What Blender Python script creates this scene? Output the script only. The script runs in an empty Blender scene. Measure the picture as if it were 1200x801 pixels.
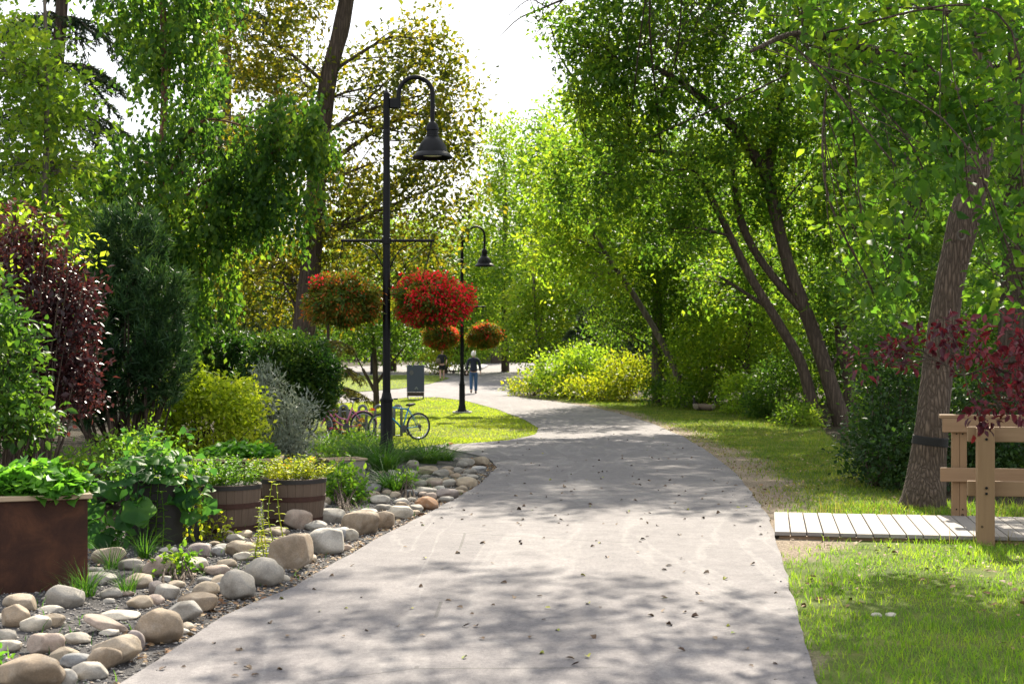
import bpy, bmesh, math, random
import numpy as np
from mathutils import Vector, Matrix
from mathutils.geometry import delaunay_2d_cdt
S = bpy.context.scene
COL = S.collection
PI = math.pi
F, CX, HY, EYE = 1667.0, 600.0, 415.0, 1.7     # lens in photograph pixels, horizon row, eye height

# ------------------------------------------------------------------ terrain
GY = [-20, 20, 27, 34, 40, 46, 58, 83, 100, 120, 140, 300]
GZ = [0, 0, -.13, -.29, -.27, -.19, .06, .2, .5, .98, 1.2, 3.2]
def T(x, y):
    x = np.asarray(x, float); y = np.asarray(y, float)
    g = sum(np.interp(y + d, GY, GZ) for d in (-2, -1, 0, 1, 2)) / 5
    b = .15 * np.exp(-((x + 2.9) / 1.5) ** 2 - ((y - 22.3) / 3.4) ** 2)
    return g + b
def P(px, py, Y):                              # point at depth Y
    return Vector(((px - CX) / F * Y, Y, EYE + (HY - py) / F * Y))
def W(px, py):                                 # point on the ground
    ys = np.arange(4, 260, .02)
    z = EYE + (HY - py) / F * ys
    x = (px - CX) / F * ys
    k = np.nonzero(z < T(x, ys))[0]
    i = k[0] if len(k) else len(ys) - 1
    return Vector((x[i], ys[i], float(T(x[i], ys[i]))))
def gz(x, y): return float(T(x, y))

# ------------------------------------------------------------------ noise
def vnoise(p, seed=0):                         # value noise on N x 3, 0..1
    p = np.asarray(p, float); i = np.floor(p).astype(np.int64); f = p - i; f = f * f * (3 - 2 * f)
    def h(a):
        n = a[:, 0] * 374761393 + a[:, 1] * 668265263 + a[:, 2] * 2147483647 + seed * 974634777
        n = (n ^ (n >> 13)) * 1274126177; n = n ^ (n >> 16)
        return (n & 0xffff) / 65535.0
    r = 0
    for dx in (0, 1):
        for dy in (0, 1):
            for dz in (0, 1):
                w = (f[:, 0] if dx else 1 - f[:, 0]) * (f[:, 1] if dy else 1 - f[:, 1]) * (f[:, 2] if dz else 1 - f[:, 2])
                r = r + w * h(i + np.array([dx, dy, dz]))
    return r
def fbm(p, seed=0, o=3):
    p = np.asarray(p, float); r = 0; a = .5; s = 0
    for k in range(o):
        r = r + a * vnoise(p * 2 ** k, seed + k); s += a; a *= .5
    return r / s
def nrm(v): return v / np.maximum(np.linalg.norm(v, axis=1, keepdims=True), 1e-9)

# ------------------------------------------------------------------ objects
def tag(o, label=None, cat=None, group=None, kind=None):
    if label: o['label'] = label
    if cat: o['category'] = cat
    if group: o['group'] = group
    if kind: o['kind'] = kind
    return o
def empty(name, loc, label, cat, group=None, rz=0):
    o = bpy.data.objects.new(name, None); COL.objects.link(o)
    o.location = loc; o.rotation_euler = (0, 0, rz); o.empty_display_size = .1
    return tag(o, label, cat, group)
def link(name, me, mat=None, parent=None, smooth=False):
    o = bpy.data.objects.new(name, me); COL.objects.link(o)
    if mat is not None:
        for m in (mat if isinstance(mat, (list, tuple)) else [mat]): me.materials.append(m)
    if smooth: me.polygons.foreach_set('use_smooth', np.ones(len(me.polygons), bool))
    if parent is not None: o.parent = parent
    return o
def np_mesh(name, V, faces_list, mi=None):
    """faces_list: list of (M,k) index arrays"""
    me = bpy.data.meshes.new(name); V = np.asarray(V, np.float32)
    me.vertices.add(len(V)); me.vertices.foreach_set('co', V.ravel())
    fl = [np.asarray(f, np.int32) for f in faces_list if len(f)]
    loops = np.concatenate([f.ravel() for f in fl]); tot = np.concatenate([np.full(len(f), f.shape[1], np.int32) for f in fl])
    start = np.concatenate([[0], np.cumsum(tot)[:-1]]).astype(np.int32)
    me.loops.add(len(loops)); me.loops.foreach_set('vertex_index', loops)
    me.polygons.add(len(tot)); me.polygons.foreach_set('loop_start', start)
    if mi is not None: me.polygons.foreach_set('material_index', np.asarray(mi, np.int32))
    me.update(calc_edges=True)
    return me
def world_to(o_loc, V): return V - np.asarray(o_loc, float)

class MB:                                      # collects solids into one mesh
    def __init__(s): s.v = []; s.f = []; s.m = []
    def add(s, v, f, m=0):
        n = len(s.v); s.v += [tuple(a) for a in v]; s.f += [tuple(i + n for i in q) for q in f]; s.m += [m] * len(f); return s
    def box(s, c, d, M=None, m=0, bev=0):
        x, y, z = [a / 2 for a in d]
        if bev:
            b = bev; pts = []
            bm = bmesh.new(); bmesh.ops.create_cube(bm, size=1)
            for v in bm.verts: v.co = Vector((v.co.x * d[0], v.co.y * d[1], v.co.z * d[2]))
            bmesh.ops.bevel(bm, geom=bm.edges[:], offset=b, segments=1, affect='EDGES')
            bm.verts.index_update()
            vs = [v.co.copy() for v in bm.verts]; fs = [[v.index for v in f.verts] for f in bm.faces]; bm.free()
        else:
            vs = [Vector((a * x, b * y, e * z)) for a in (-1, 1) for b in (-1, 1) for e in (-1, 1)]
            fs = [(0, 1, 3, 2), (4, 6, 7, 5), (0, 4, 5, 1), (2, 3, 7, 6), (0, 2, 6, 4), (1, 5, 7, 3)]
        if M is not None: vs = [M @ v for v in vs]
        return s.add([v + Vector(c) for v in vs], fs, m)
    def tube(s, pts, rad, n=8, cap=True, m=0):
        pts = [Vector(p) for p in pts]
        if not isinstance(rad, (list, tuple, np.ndarray)): rad = [rad] * len(pts)
        up = None; vs = []; L = len(pts)
        for i, p in enumerate(pts):
            t = (pts[min(i + 1, L - 1)] - pts[max(i - 1, 0)])
            t = t.normalized() if t.length > 1e-9 else Vector((0, 0, 1))
            if up is None:
                up = Vector((1, 0, 0)) if abs(t.x) < .8 else Vector((0, 1, 0))
            a = (up - t * up.dot(t)).normalized(); b = t.cross(a); up = a
            for k in range(n):
                w = 2 * PI * k / n; vs.append(p + (a * math.cos(w) + b * math.sin(w)) * rad[i])
        fs = [(i * n + k, i * n + (k + 1) % n, (i + 1) * n + (k + 1) % n, (i + 1) * n + k) for i in range(L - 1) for k in range(n)]
        if cap: fs += [tuple(range(n))[::-1], tuple((L - 1) * n + k for k in range(n))]
        return s.add(vs, fs, m)
    def lathe(s, prof, n=24, c=(0, 0, 0), m=0, fn=None):
        vs = []; L = len(prof)
        for r, z in prof:
            for k in range(n):
                w = 2 * PI * k / n; rr = r * (fn(w, z) if fn else 1)
                vs.append((c[0] + rr * math.cos(w), c[1] + rr * math.sin(w), c[2] + z))
        fs = [(i * n + k, i * n + (k + 1) % n, (i + 1) * n + (k + 1) % n, (i + 1) * n + k) for i in range(L - 1) for k in range(n)]
        if prof[0][0] > 1e-4: fs.append(tuple(range(n))[::-1])
        if prof[-1][0] > 1e-4: fs.append(tuple((L - 1) * n + k for k in range(n)))
        return s.add(vs, fs, m)
    def build(s, name, mat, parent=None, smooth=False, angle=None):
        me = bpy.data.meshes.new(name); me.from_pydata(s.v, [], s.f); me.polygons.foreach_set('material_index', s.m); me.update()
        o = link(name, me, mat, parent, smooth)
        if angle: me.set_sharp_from_angle(angle=math.radians(angle))
        return o
def spline(pts, sub=6):                        # Catmull-Rom through points (any dimension)
    p = np.asarray([list(q) for q in pts], float); p = np.vstack([2 * p[0] - p[1], p, 2 * p[-1] - p[-2]]); out = []
    for i in range(1, len(p) - 2):
        for t in np.linspace(0, 1, sub, endpoint=False):
            a, b, c, d = p[i - 1], p[i], p[i + 1], p[i + 2]
            out.append(.5 * (2 * b + (c - a) * t + (2 * a - 5 * b + 4 * c - d) * t * t + (3 * b - a - 3 * c + d) * t ** 3))
    out.append(p[-2]); return np.array(out)

# ------------------------------------------------------------------ materials
MATS = {}
class NT:
    def __init__(s, name):
        s.mat = bpy.data.materials.new(name); s.mat.use_nodes = True; s.t = s.mat.node_tree; s.t.nodes.clear()
        s.out = s.n('ShaderNodeOutputMaterial')
    def n(s, typ, **kw):
        a = s.t.nodes.new(typ)
        for k, v in kw.items():
            if k.startswith('i_'): a.inputs[k[2:].replace('_', ' ')].default_value = v
            else: setattr(a, k, v)
        return a
    def l(s, a, b): s.t.links.new(a, b)
    def noise(s, scale, detail=4, vec=None, rough=.55, dist=0):
        a = s.n('ShaderNodeTexNoise'); a.inputs['Scale'].default_value = scale; a.inputs['Detail'].default_value = detail
        a.inputs['Roughness'].default_value = rough; a.inputs['Distortion'].default_value = dist
        if vec is not None: s.l(vec, a.inputs['Vector'])
        return a.outputs['Fac']
    def coord(s, kind='Object', scale=None):
        a = s.n('ShaderNodeTexCoord').outputs[kind]
        if scale:
            m = s.n('ShaderNodeMapping'); m.inputs['Scale'].default_value = scale; s.l(a, m.inputs['Vector']); a = m.outputs['Vector']
        return a
    def ramp(s, fac, stops, interp='LINEAR'):
        r = s.n('ShaderNodeValToRGB'); r.color_ramp.interpolation = interp; e = r.color_ramp.elements
        while len(e) < len(stops): e.new(.5)
        for q, (p, c) in zip(e, stops):
            q.position = p; q.color = (*c, 1) if len(c) == 3 else c
        s.l(fac, r.inputs['Fac']); return r.outputs['Color']
    def mix(s, fac, a, b, typ='MIX'):
        m = s.n('ShaderNodeMix', data_type='RGBA', blend_type=typ)
        for v, k in ((fac, 0), (a, 6), (b, 7)):
            if hasattr(v, 'is_linked'): s.l(v, m.inputs[k])
            else: m.inputs[k].default_value = v if k == 0 else ((*v, 1) if len(v) == 3 else v)
        return m.outputs[2]
    def math(s, op, a, b=0.5, c=None, clamp=False):
        m = s.n('ShaderNodeMath', operation=op, use_clamp=clamp)
        for k, v in enumerate((a, b, c)):
            if v is None: continue
            if hasattr(v, 'is_linked'): s.l(v, m.inputs[k])
            else: m.inputs[k].default_value = v
        return m.outputs[0]
    def bump(s, h, strength=.4, dist=.01, prev=None):
        b = s.n('ShaderNodeBump'); b.inputs['Strength'].default_value = strength; b.inputs['Distance'].default_value = dist
        s.l(h, b.inputs['Height'])
        if prev is not None: s.l(prev, b.inputs['Normal'])
        return b.outputs['Normal']
    def bsdf(s, col, rough=.6, metal=0, spec=.4, normal=None, coat=0):
        p = s.n('ShaderNodeBsdfPrincipled')
        for v, k in ((col, 'Base Color'), (rough, 'Roughness'), (metal, 'Metallic'), (spec, 'Specular IOR Level'), (coat, 'Coat Weight')):
            if hasattr(v, 'is_linked'): s.l(v, p.inputs[k])
            else: p.inputs[k].default_value = (*v, 1) if k == 'Base Color' else v
        if normal is not None: s.l(normal, p.inputs['Normal'])
        return p.outputs[0]
    def done(s, sh): s.l(sh, s.out.inputs['Surface']); MATS[s.mat.name] = s.mat; return s.mat

def leaf_mat(name, c1, c2, c3, tf=.45, tgain=1.9, rough=.5, spec=.22, clump=.8, back=None):
    """c1 dark, c2 common, c3 light leaf colour; leaves differ one by one and by clump; light passes through them"""
    k = NT(name)
    rnd = k.n('ShaderNodeNewGeometry').outputs['Random Per Island']
    cl = k.noise(clump, 2, k.coord())
    f = k.math('ADD', k.math('MULTIPLY', rnd, .62), k.math('MULTIPLY', k.math('SUBTRACT', cl, .5), 1.5))
    f = k.math('ADD', f, .19, clamp=True)
    col = k.ramp(f, [(0, c1), (.5, c2), (1, c3)])
    if back is None: back = (1.25 * tgain, 1.15 * tgain, .55 * tgain)
    tcol = k.mix(1.0, col, (*back,), 'MULTIPLY')
    d = k.bsdf(col, rough, 0, spec)
    t = k.n('ShaderNodeBsdfTranslucent'); k.l(tcol, t.inputs['Color'])
    m = k.n('ShaderNodeMixShader'); m.inputs[0].default_value = min(.62, tf * 1.18); k.l(d, m.inputs[1]); k.l(t.outputs[0], m.inputs[2])
    return k.done(m.outputs[0])
def plain(name, col, rough=.5, metal=0, spec=.4, var=.25, scale=12, bump=.15, coat=0):
    k = NT(name); n = k.noise(scale, 5, k.coord())
    c = k.mix(n, tuple(a * (1 - var) for a in col), tuple(min(1, a * (1 + var)) for a in col))
    r = k.math('ADD', k.math('MULTIPLY', n, .2), rough - .1)
    return k.done(k.bsdf(c, r, metal, spec, k.bump(n, bump, .01), coat))
def bark_mat(name, dark, light, sx=14, sz=2.2, depth=.02):
    k = NT(name); v = k.coord('Object', (sx, sx, sz))
    vo = k.n('ShaderNodeTexVoronoi', feature='DISTANCE_TO_EDGE'); vo.inputs['Scale'].default_value = 1
    nz = k.n('ShaderNodeTexNoise'); nz.inputs['Scale'].default_value = .8; k.l(v, nz.inputs['Vector'])
    ad = k.n('ShaderNodeMix', data_type='VECTOR'); ad.inputs[0].default_value = .45; k.l(v, ad.inputs[4]); k.l(nz.outputs['Color'], ad.inputs[5])
    mp = k.n('ShaderNodeVectorMath', operation='SCALE'); mp.inputs['Scale'].default_value = 1.8; k.l(ad.outputs[1], mp.inputs[0]); k.l(mp.outputs[0], vo.inputs['Vector'])
    n = k.noise(30, 5, k.coord()); big = k.noise(1.6, 3, k.coord())
    h = k.math('ADD', k.math('MULTIPLY', k.math('MULTIPLY', vo.outputs['Distance'], 2.2, clamp=True), .8), k.math('MULTIPLY', n, .35))
    c = k.ramp(h, [(.1, dark), (.85, light)])
    c = k.mix(k.math('MULTIPLY', big, .5), c, tuple(a * .55 for a in light))
    return k.done(k.bsdf(c, .9, 0, .2, k.bump(h, .9, depth)))

# leaves
M_birch = leaf_mat('birch_leaf', (.016, .046, .011), (.038, .095, .015), (.13, .2, .022), .46, 2.3)
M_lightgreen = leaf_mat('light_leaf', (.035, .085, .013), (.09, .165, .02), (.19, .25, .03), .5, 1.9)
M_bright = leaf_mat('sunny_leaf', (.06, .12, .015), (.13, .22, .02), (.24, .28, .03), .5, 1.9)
M_olive = leaf_mat('olive_leaf', (.035, .055, .012), (.095, .115, .018), (.25, .2, .03), .45, 1.7, back=(2.0, 1.9, .6))
M_willow = leaf_mat('willow_leaf', (.024, .065, .012), (.062, .13, .017), (.17, .235, .022), .48, 2.1)
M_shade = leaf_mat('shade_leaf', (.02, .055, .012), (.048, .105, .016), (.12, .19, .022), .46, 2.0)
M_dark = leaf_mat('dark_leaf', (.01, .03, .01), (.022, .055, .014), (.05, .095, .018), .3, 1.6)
M_maple = leaf_mat('broad_leaf', (.024, .07, .013), (.055, .13, .017), (.15, .23, .022), .48, 2.0)
M_purple = leaf_mat('purple_leaf', (.024, .005, .01), (.065, .01, .021), (.19, .028, .032), .38, 1.6, back=(1.9, .8, .9), rough=.4, spec=.4)
M_ninebark = leaf_mat('copper_leaf', (.022, .008, .011), (.055, .02, .023), (.14, .06, .05), .25, 1.5, back=(1.7, 1.0, .8), rough=.4, spec=.4)
M_chart = leaf_mat('golden_leaf', (.1, .17, .012), (.24, .33, .02), (.42, .46, .06), .45, 1.5)
M_sage = leaf_mat('silver_leaf', (.1, .125, .1), (.19, .225, .18), (.31, .335, .27), .3, 1.2, back=(1.2, 1.2, 1.0))
M_cedar = leaf_mat('cedar_leaf', (.008, .03, .008), (.02, .06, .012), (.07, .12, .015), .3, 1.9)
M_needle = leaf_mat('pine_needle', (.008, .025, .01), (.02, .056, .018), (.07, .125, .035), .2, 1.6)
M_spruce = leaf_mat('spruce_needle', (.012, .026, .014), (.025, .045, .022), (.055, .075, .03), .2, 1.5)
M_yspruce = leaf_mat('sunlit_needle', (.05, .06, .015), (.12, .12, .03), (.22, .2, .05), .35, 1.6)
M_kale = leaf_mat('lettuce_leaf', (.03, .1, .015), (.07, .2, .025), (.14, .3, .04), .45, 1.7, rough=.45, spec=.25, clump=4)
M_squash = leaf_mat('squash_leaf', (.018, .065, .022), (.036, .11, .026), (.1, .21, .035), .42, 1.9, spec=.14, rough=.5, clump=4)
M_herb = leaf_mat('herb_leaf', (.035, .1, .015), (.08, .18, .02), (.18, .27, .03), .45, 1.8, clump=4)
M_leafy = leaf_mat('dogwood_leaf', (.016, .05, .012), (.04, .1, .016), (.11, .19, .025), .4, 1.8, clump=2)
M_yherb = leaf_mat('yellow_herb_leaf', (.1, .16, .015), (.2, .26, .02), (.34, .34, .03), .45, 1.5, clump=4)
M_lily = leaf_mat('lily_blade', (.014, .05, .01), (.034, .1, .015), (.09, .18, .022), .4, 1.9, clump=3)
M_grass = leaf_mat('grass_blade', (.04, .085, .012), (.09, .15, .018), (.2, .2, .05), .45, 1.8, clump=1.3)
M_lawn = leaf_mat('lawn_blade', (.11, .18, .012), (.2, .285, .016), (.31, .35, .03), .5, 1.7, clump=.9)
M_lawn2 = leaf_mat('verge_blade', (.05, .12, .012), (.12, .23, .02), (.22, .3, .035), .45, 1.8, clump=1.3)
M_straw = leaf_mat('straw_blade', (.09, .1, .025), (.2, .17, .06), (.36, .3, .13), .4, 1.3, back=(1.3, 1.2, .8))
M_red = leaf_mat('red_petal', (.45, .01, .02), (.75, .015, .035), (.85, .06, .07), .45, 1.2, back=(1.5, 1.2, 1.2), clump=3)
M_orange = leaf_mat('orange_petal', (.28, .05, .015), (.42, .11, .02), (.5, .2, .035), .4, 1.2, back=(1.3, 1, .7), clump=3)
M_rust_leaf = leaf_mat('basket_leaf', (.03, .075, .012), (.09, .13, .016), (.28, .16, .025), .4, 1.6, clump=3)
M_pinkp = leaf_mat('pink_petal', (.5, .08, .12), (.65, .12, .2), (.7, .3, .3), .4, 1.2, back=(1.2, 1, 1))
M_yellowp = leaf_mat('yellow_petal', (.6, .25, .01), (.75, .4, .02), (.8, .55, .05), .4, 1.1, back=(1.2, 1.1, .6))
M_whitep = leaf_mat('white_petal', (.7, .65, .6), (.8, .78, .72), (.85, .82, .78), .3, 1, back=(1.1, 1.1, 1.1))
# bark
M_bark = bark_mat('furrowed_bark', (.03, .022, .016), (.17, .125, .092), 28, 5, .035)
M_barkd = bark_mat('dark_bark', (.03, .022, .016), (.115, .085, .062), 13, 1.5, .03)
M_barkb = bark_mat('birch_bark', (.07, .035, .025), (.26, .14, .09), 10, 14, .006)
M_barkg = bark_mat('grey_bark', (.05, .042, .034), (.2, .165, .13), 9, 1.6, .02)
# ------------------------------------------------------------------ more materials
def asphalt():
    k = NT('asphalt'); c = k.coord()
    big = k.noise(.35, 5, c, .6); mid = k.noise(3.5, 4, c); fine = k.noise(190, 3, c, .7); grit = k.noise(70, 2, c)
    col = k.ramp(big, [(.3, (.118, .109, .112)), (.7, (.157, .145, .146))])
    col = k.mix(k.math('MULTIPLY', k.math('SUBTRACT', mid, .45), .8, clamp=True), col, (.185, .175, .178))
    sp = k.ramp(fine, [(.35, (.55, .55, .56)), (.5, (1, 1, 1)), (.68, (1.45, 1.43, 1.4))])
    col = k.mix(.75, col, sp, 'MULTIPLY')
    wave = k.n('ShaderNodeTexNoise'); wave.inputs['Scale'].default_value = .9; wave.inputs['Detail'].default_value = 6; wave.inputs['Distortion'].default_value = 1.2
    m = k.coord('Object', (1, .18, 1)); k.l(m, wave.inputs['Vector'])
    scuff = k.ramp(wave.outputs['Fac'], [(.47, (0, 0, 0)), (.5, (1, 1, 1)), (.53, (0, 0, 0))])
    col = k.mix(k.math('MULTIPLY', scuff, .16), col, (.36, .34, .32))
    vo = k.n('ShaderNodeTexVoronoi', feature='DISTANCE_TO_EDGE'); vo.inputs['Scale'].default_value = .22
    dn = k.n('ShaderNodeTexNoise'); dn.inputs['Scale'].default_value = 1.3; dn.inputs['Detail'].default_value = 6
    ad = k.n('ShaderNodeVectorMath', operation='ADD'); k.l(c, ad.inputs[0]); k.l(dn.outputs['Color'], ad.inputs[1]); k.l(ad.outputs[0], vo.inputs['Vector'])
    crack = k.math('LESS_THAN', vo.outputs['Distance'], .0022)
    crack = k.math('MULTIPLY', crack, k.math('GREATER_THAN', k.noise(.5, 2, c), .53))
    col = k.mix(k.math('MULTIPLY', crack, .55), col, (.06, .055, .05))
    m2 = k.noise(38, 4, c, .75); col = k.mix(.65, col, k.ramp(m2, [(.32, (.62, .61, .6)), (.5, (1, 1, 1)), (.7, (1.35, 1.33, 1.3))]), 'MULTIPLY'); m3 = k.noise(7, 5, c, .7); col = k.mix(.5, col, k.ramp(m3, [(.35, (.75, .75, .76)), (.6, (1.15, 1.14, 1.12))]), 'MULTIPLY')
    h = k.math('ADD', fine, k.math('MULTIPLY', grit, .8))
    nb = k.bump(mid, .25, .015, k.bump(h, .45, .004))
    return k.done(k.bsdf(col, .88, 0, .28, nb))
M_asphalt = asphalt()
def soil_mat(name, a, b, c3, scale=14):
    k = NT(name); c = k.coord(); n = k.noise(scale, 8, c, .7); big = k.noise(.8, 4, c); f = k.noise(90, 3, c, .7)
    col = k.ramp(n, [(.3, a), (.55, b), (.75, c3)]); col = k.mix(k.math('MULTIPLY', big, .6), col, tuple(v * .6 for v in b))
    col = k.mix(.6, col, k.ramp(f, [(.3, (.5, .5, .5)), (.7, (1.4, 1.35, 1.3))]), 'MULTIPLY')
    return k.done(k.bsdf(col, .95, 0, .15, k.bump(k.math('ADD', n, f), .8, .03)))
M_soil = soil_mat('forest_soil', (.02, .016, .01), (.045, .036, .02), (.075, .06, .03))
M_gravel = soil_mat('gravel_bed', (.05, .05, .052), (.12, .115, .115), (.2, .19, .18), 60)
M_dirt = soil_mat('verge_soil', (.085, .065, .045), (.16, .125, .09), (.23, .19, .14), 9)
def lawn_mat():
    k = NT('lawn_ground'); c = k.coord(); n = k.noise(2.2, 6, c, .65); f = k.noise(55, 4, c, .7)
    w = k.n('ShaderNodeAttribute', attribute_name='wear').outputs['Fac']
    g = k.ramp(n, [(.3, (.05, .075, .014)), (.55, (.09, .12, .022)), (.75, (.15, .145, .045))])
    d = k.ramp(f, [(.3, (.1, .078, .055)), (.5, (.19, .15, .11)), (.7, (.3, .25, .19))])
    e = k.math('ADD', w, k.math('MULTIPLY', k.math('SUBTRACT', n, .5), .9))
    e = k.math('MULTIPLY', k.math('SUBTRACT', e, .35), 3.5, clamp=True)
    col = k.mix(e, g, d)
    col = k.mix(.6, col, k.ramp(f, [(.3, (.5, .5, .5)), (.7, (1.4, 1.35, 1.3))]), 'MULTIPLY')
    return k.done(k.bsdf(col, .95, 0, .15, k.bump(f, .7, .02)))
M_lawnground = lawn_mat()
def stone_mat():
    k = NT('river_stone'); c = k.coord(); oi = k.n('ShaderNodeObjectInfo')
    ad = k.n('ShaderNodeVectorMath', operation='ADD'); k.l(c, ad.inputs[0]); sc = k.n('ShaderNodeVectorMath', operation='SCALE'); sc.inputs['Scale'].default_value = 37
    cv = k.n('ShaderNodeCombineXYZ'); k.l(oi.outputs['Random'], cv.inputs[0]); k.l(oi.outputs['Random'], cv.inputs[2]); k.l(cv.outputs[0], sc.inputs[0]); k.l(sc.outputs[0], ad.inputs[1])
    v = ad.outputs[0]; n = k.noise(5, 6, v, .6, .6); f = k.noise(120, 4, v, .7); b = k.noise(14, 5, v, .65)
    col = k.mix(1, oi.outputs['Color'], k.ramp(n, [(.28, (.5, .47, .44)), (.5, (1, 1, 1)), (.7, (1.4, 1.36, 1.3))]), 'MULTIPLY')
    col = k.mix(k.math('MULTIPLY', k.math('SUBTRACT', b, .5), 2.2, clamp=True), col, (.34, .3, .25))
    col = k.mix(.7, col, k.ramp(f, [(.3, (.66, .66, .66)), (.55, (1, 1, 1)), (.75, (1.35, 1.33, 1.3))]), 'MULTIPLY')
    # dirt and lichen patches
    pz = k.noise(2.3, 4, v); col = k.mix(k.math('MULTIPLY', k.math('SUBTRACT', pz, .56), 3, clamp=True), col, (.13, .105, .075))
    return k.done(k.bsdf(col, .8, 0, .3, k.bump(k.math('ADD', k.math('MULTIPLY', f, .35), b), .45, .012)))
M_stone = stone_mat()
def wood_mat(name, a, b, axis='x', rough=.75, scale=1.0):
    k = NT(name); s = {'x': (1.2, 22, 22), 'y': (22, 1.2, 22), 'z': (22, 22, 1.2)}[axis]
    c = k.coord('Object', tuple(q * scale for q in s)); g = k.noise(1.0, 6, c, .65, .4); big = k.noise(2.5, 3, k.coord())
    isl = k.n('ShaderNodeNewGeometry').outputs['Random Per Island']
    col = k.mix(g, a, b); col = k.mix(k.math('MULTIPLY', big, .5), col, tuple(q * .7 for q in b))
    col = k.mix(1, col, k.ramp(isl, [(0, (.78, .78, .8)), (1, (1.12, 1.1, 1.06))]), 'MULTIPLY')
    vo = k.n('ShaderNodeTexVoronoi'); vo.inputs['Scale'].default_value = 3.1; k.l(k.coord(), vo.inputs['Vector'])
    col = k.mix(k.math('LESS_THAN', vo.outputs['Distance'], .05), col, tuple(q * .4 for q in a))
    return k.done(k.bsdf(col, rough, 0, .25, k.bump(g, .35, .004)))
M_deck = wood_mat('weathered_deck', (.19, .17, .15), (.32, .29, .26), 'y')
M_rail = wood_mat('treated_timber', (.18, .108, .056), (.32, .212, .128), 'x')
M_post = wood_mat('treated_post', (.165, .1, .05), (.3, .195, .11), 'z')
M_rim = wood_mat('pale_timber', (.3, .22, .14), (.45, .35, .24), 'x')
M_stave = wood_mat('barrel_stave', (.04, .029, .022), (.16, .115, .085), 'z')
def rust_mat():
    k = NT('corten_steel'); c = k.coord(); n = k.noise(4, 8, c, .7, .5); s = k.noise(2.2, 5, k.coord('Object', (6, 6, .6)), .6); f = k.noise(80, 3, c)
    col = k.ramp(n, [(.3, (.018, .008, .006)), (.5, (.05, .02, .011)), (.75, (.12, .048, .022))])
    col = k.mix(k.math('MULTIPLY', s, .6), col, (.04, .018, .012)); 
    return k.done(k.bsdf(col, .82, .15, .3, k.bump(k.math('ADD', n, f), .25, .004)))
M_rust = rust_mat()
M_hoop = plain('rusted_hoop', (.055, .025, .018), .75, .3, var=.5, scale=25)
M_black = plain('black_paint', (.006, .006, .007), .45, 0, .16, var=.3, scale=30, bump=.03, coat=0)
M_pot = plain('dark_steel', (.02, .018, .017), .6, .2, var=.4, scale=9)
M_concrete = plain('concrete', (.27, .265, .26), .9, var=.25, scale=18, bump=.4)
M_lens = plain('lamp_lens', (.6, .58, .5), .25, var=.05)
M_rubber = plain('rubber', (.014, .014, .014), .75, var=.2)
M_chrome = plain('steel', (.45, .45, .46), .35, .9, var=.1, bump=.02)
M_grey = plain('galvanised_steel', (.16, .165, .17), .5, .5, var=.15)
M_pinkpaint = plain('pink_paint', (.42, .1, .2), .35, 0, .5, var=.1, bump=.02, coat=.4)
M_bluepaint = plain('blue_paint', (.02, .2, .36), .35, 0, .5, var=.1, bump=.02, coat=.4)
M_charpaint = plain('charcoal_paint', (.05, .05, .055), .4, var=.1, bump=.02)
M_slate = plain('slate_panel', (.055, .065, .1), .55, 0, .4, var=.12, scale=5, bump=.03)
M_brownp = plain('brown_panel', (.05, .033, .025), .6, var=.2)
M_emblem = plain('emblem_print', (.15, .145, .15), .6, var=.1)
M_emblem2 = plain('pale_print', (.22, .23, .26), .6, var=.1)
M_skin = plain('skin', (.5, .3, .22), .55, var=.1, scale=30, bump=.05)
M_hairw = plain('white_hair', (.72, .69, .64), .6, var=.12, scale=60, bump=.5)
M_hairb = plain('brown_hair', (.07, .04, .025), .6, var=.2, scale=60, bump=.5)
M_navy = plain('navy_cloth', (.014, .018, .032), .9, var=.3, scale=25)
M_jean = plain('blue_denim', (.045, .1, .2), .9, var=.3, scale=30)
M_blackc = plain('black_cloth', (.014, .014, .018), .9, var=.3)
M_bag = plain('tan_bag', (.1, .08, .05), .8, var=.3)
M_shoe = plain('dark_shoe', (.02, .018, .018), .6)
M_gblack = plain('black_feather', (.012, .011, .01), .7, var=.2)
M_gwhite = plain('white_feather', (.7, .67, .6), .8, var=.1)
M_gbrown = plain('brown_feather', (.15, .11, .085), .85, var=.4, scale=22, bump=.5)
M_gbreast = plain('pale_feather', (.33, .27, .22), .85, var=.15, scale=25)
M_rock = plain('dark_rock', (.06, .045, .036), .9, var=.5, scale=6, bump=.8)
M_band = plain('dark_band', (.012, .011, .01), .9, var=.3, scale=40, bump=.6)
M_pebble = None
def pebble_mat():
    k = NT('pebble'); r = k.n('ShaderNodeNewGeometry').outputs['Random Per Island']; n = k.noise(60, 3, k.coord())
    col = k.ramp(r, [(0, (.07, .07, .075)), (.4, (.14, .135, .135)), (.7, (.2, .18, .16)), (.9, (.28, .26, .24)), (1, (.4, .37, .34))])
    return k.done(k.bsdf(col, .85, 0, .25, k.bump(n, .3, .004)))
M_pebble = pebble_mat()
def litter_mat(name, cs):
    k = NT(name); r = k.n('ShaderNodeNewGeometry').outputs['Random Per Island']; oi = k.n('ShaderNodeObjectInfo').outputs['Random']
    f = k.math('FRACT', k.math('ADD', r, oi)); n = k.noise(40, 3, k.coord())
    col = k.mix(k.math('MULTIPLY', n, .5), k.ramp(f, [(i / (len(cs) - 1), c) for i, c in enumerate(cs)]), (.05, .03, .015))
    return k.done(k.bsdf(col, .75, 0, .3))
M_litter = litter_mat('dry_leaf', [(.09, .045, .02), (.2, .1, .045), (.3, .19, .09), (.42, .32, .18), (.16, .07, .03)])
M_dead = litter_mat('brown_leaf', [(.05, .032, .022), (.1, .06, .038), (.18, .12, .07), (.07, .04, .026), (.28, .21, .14)])
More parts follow.
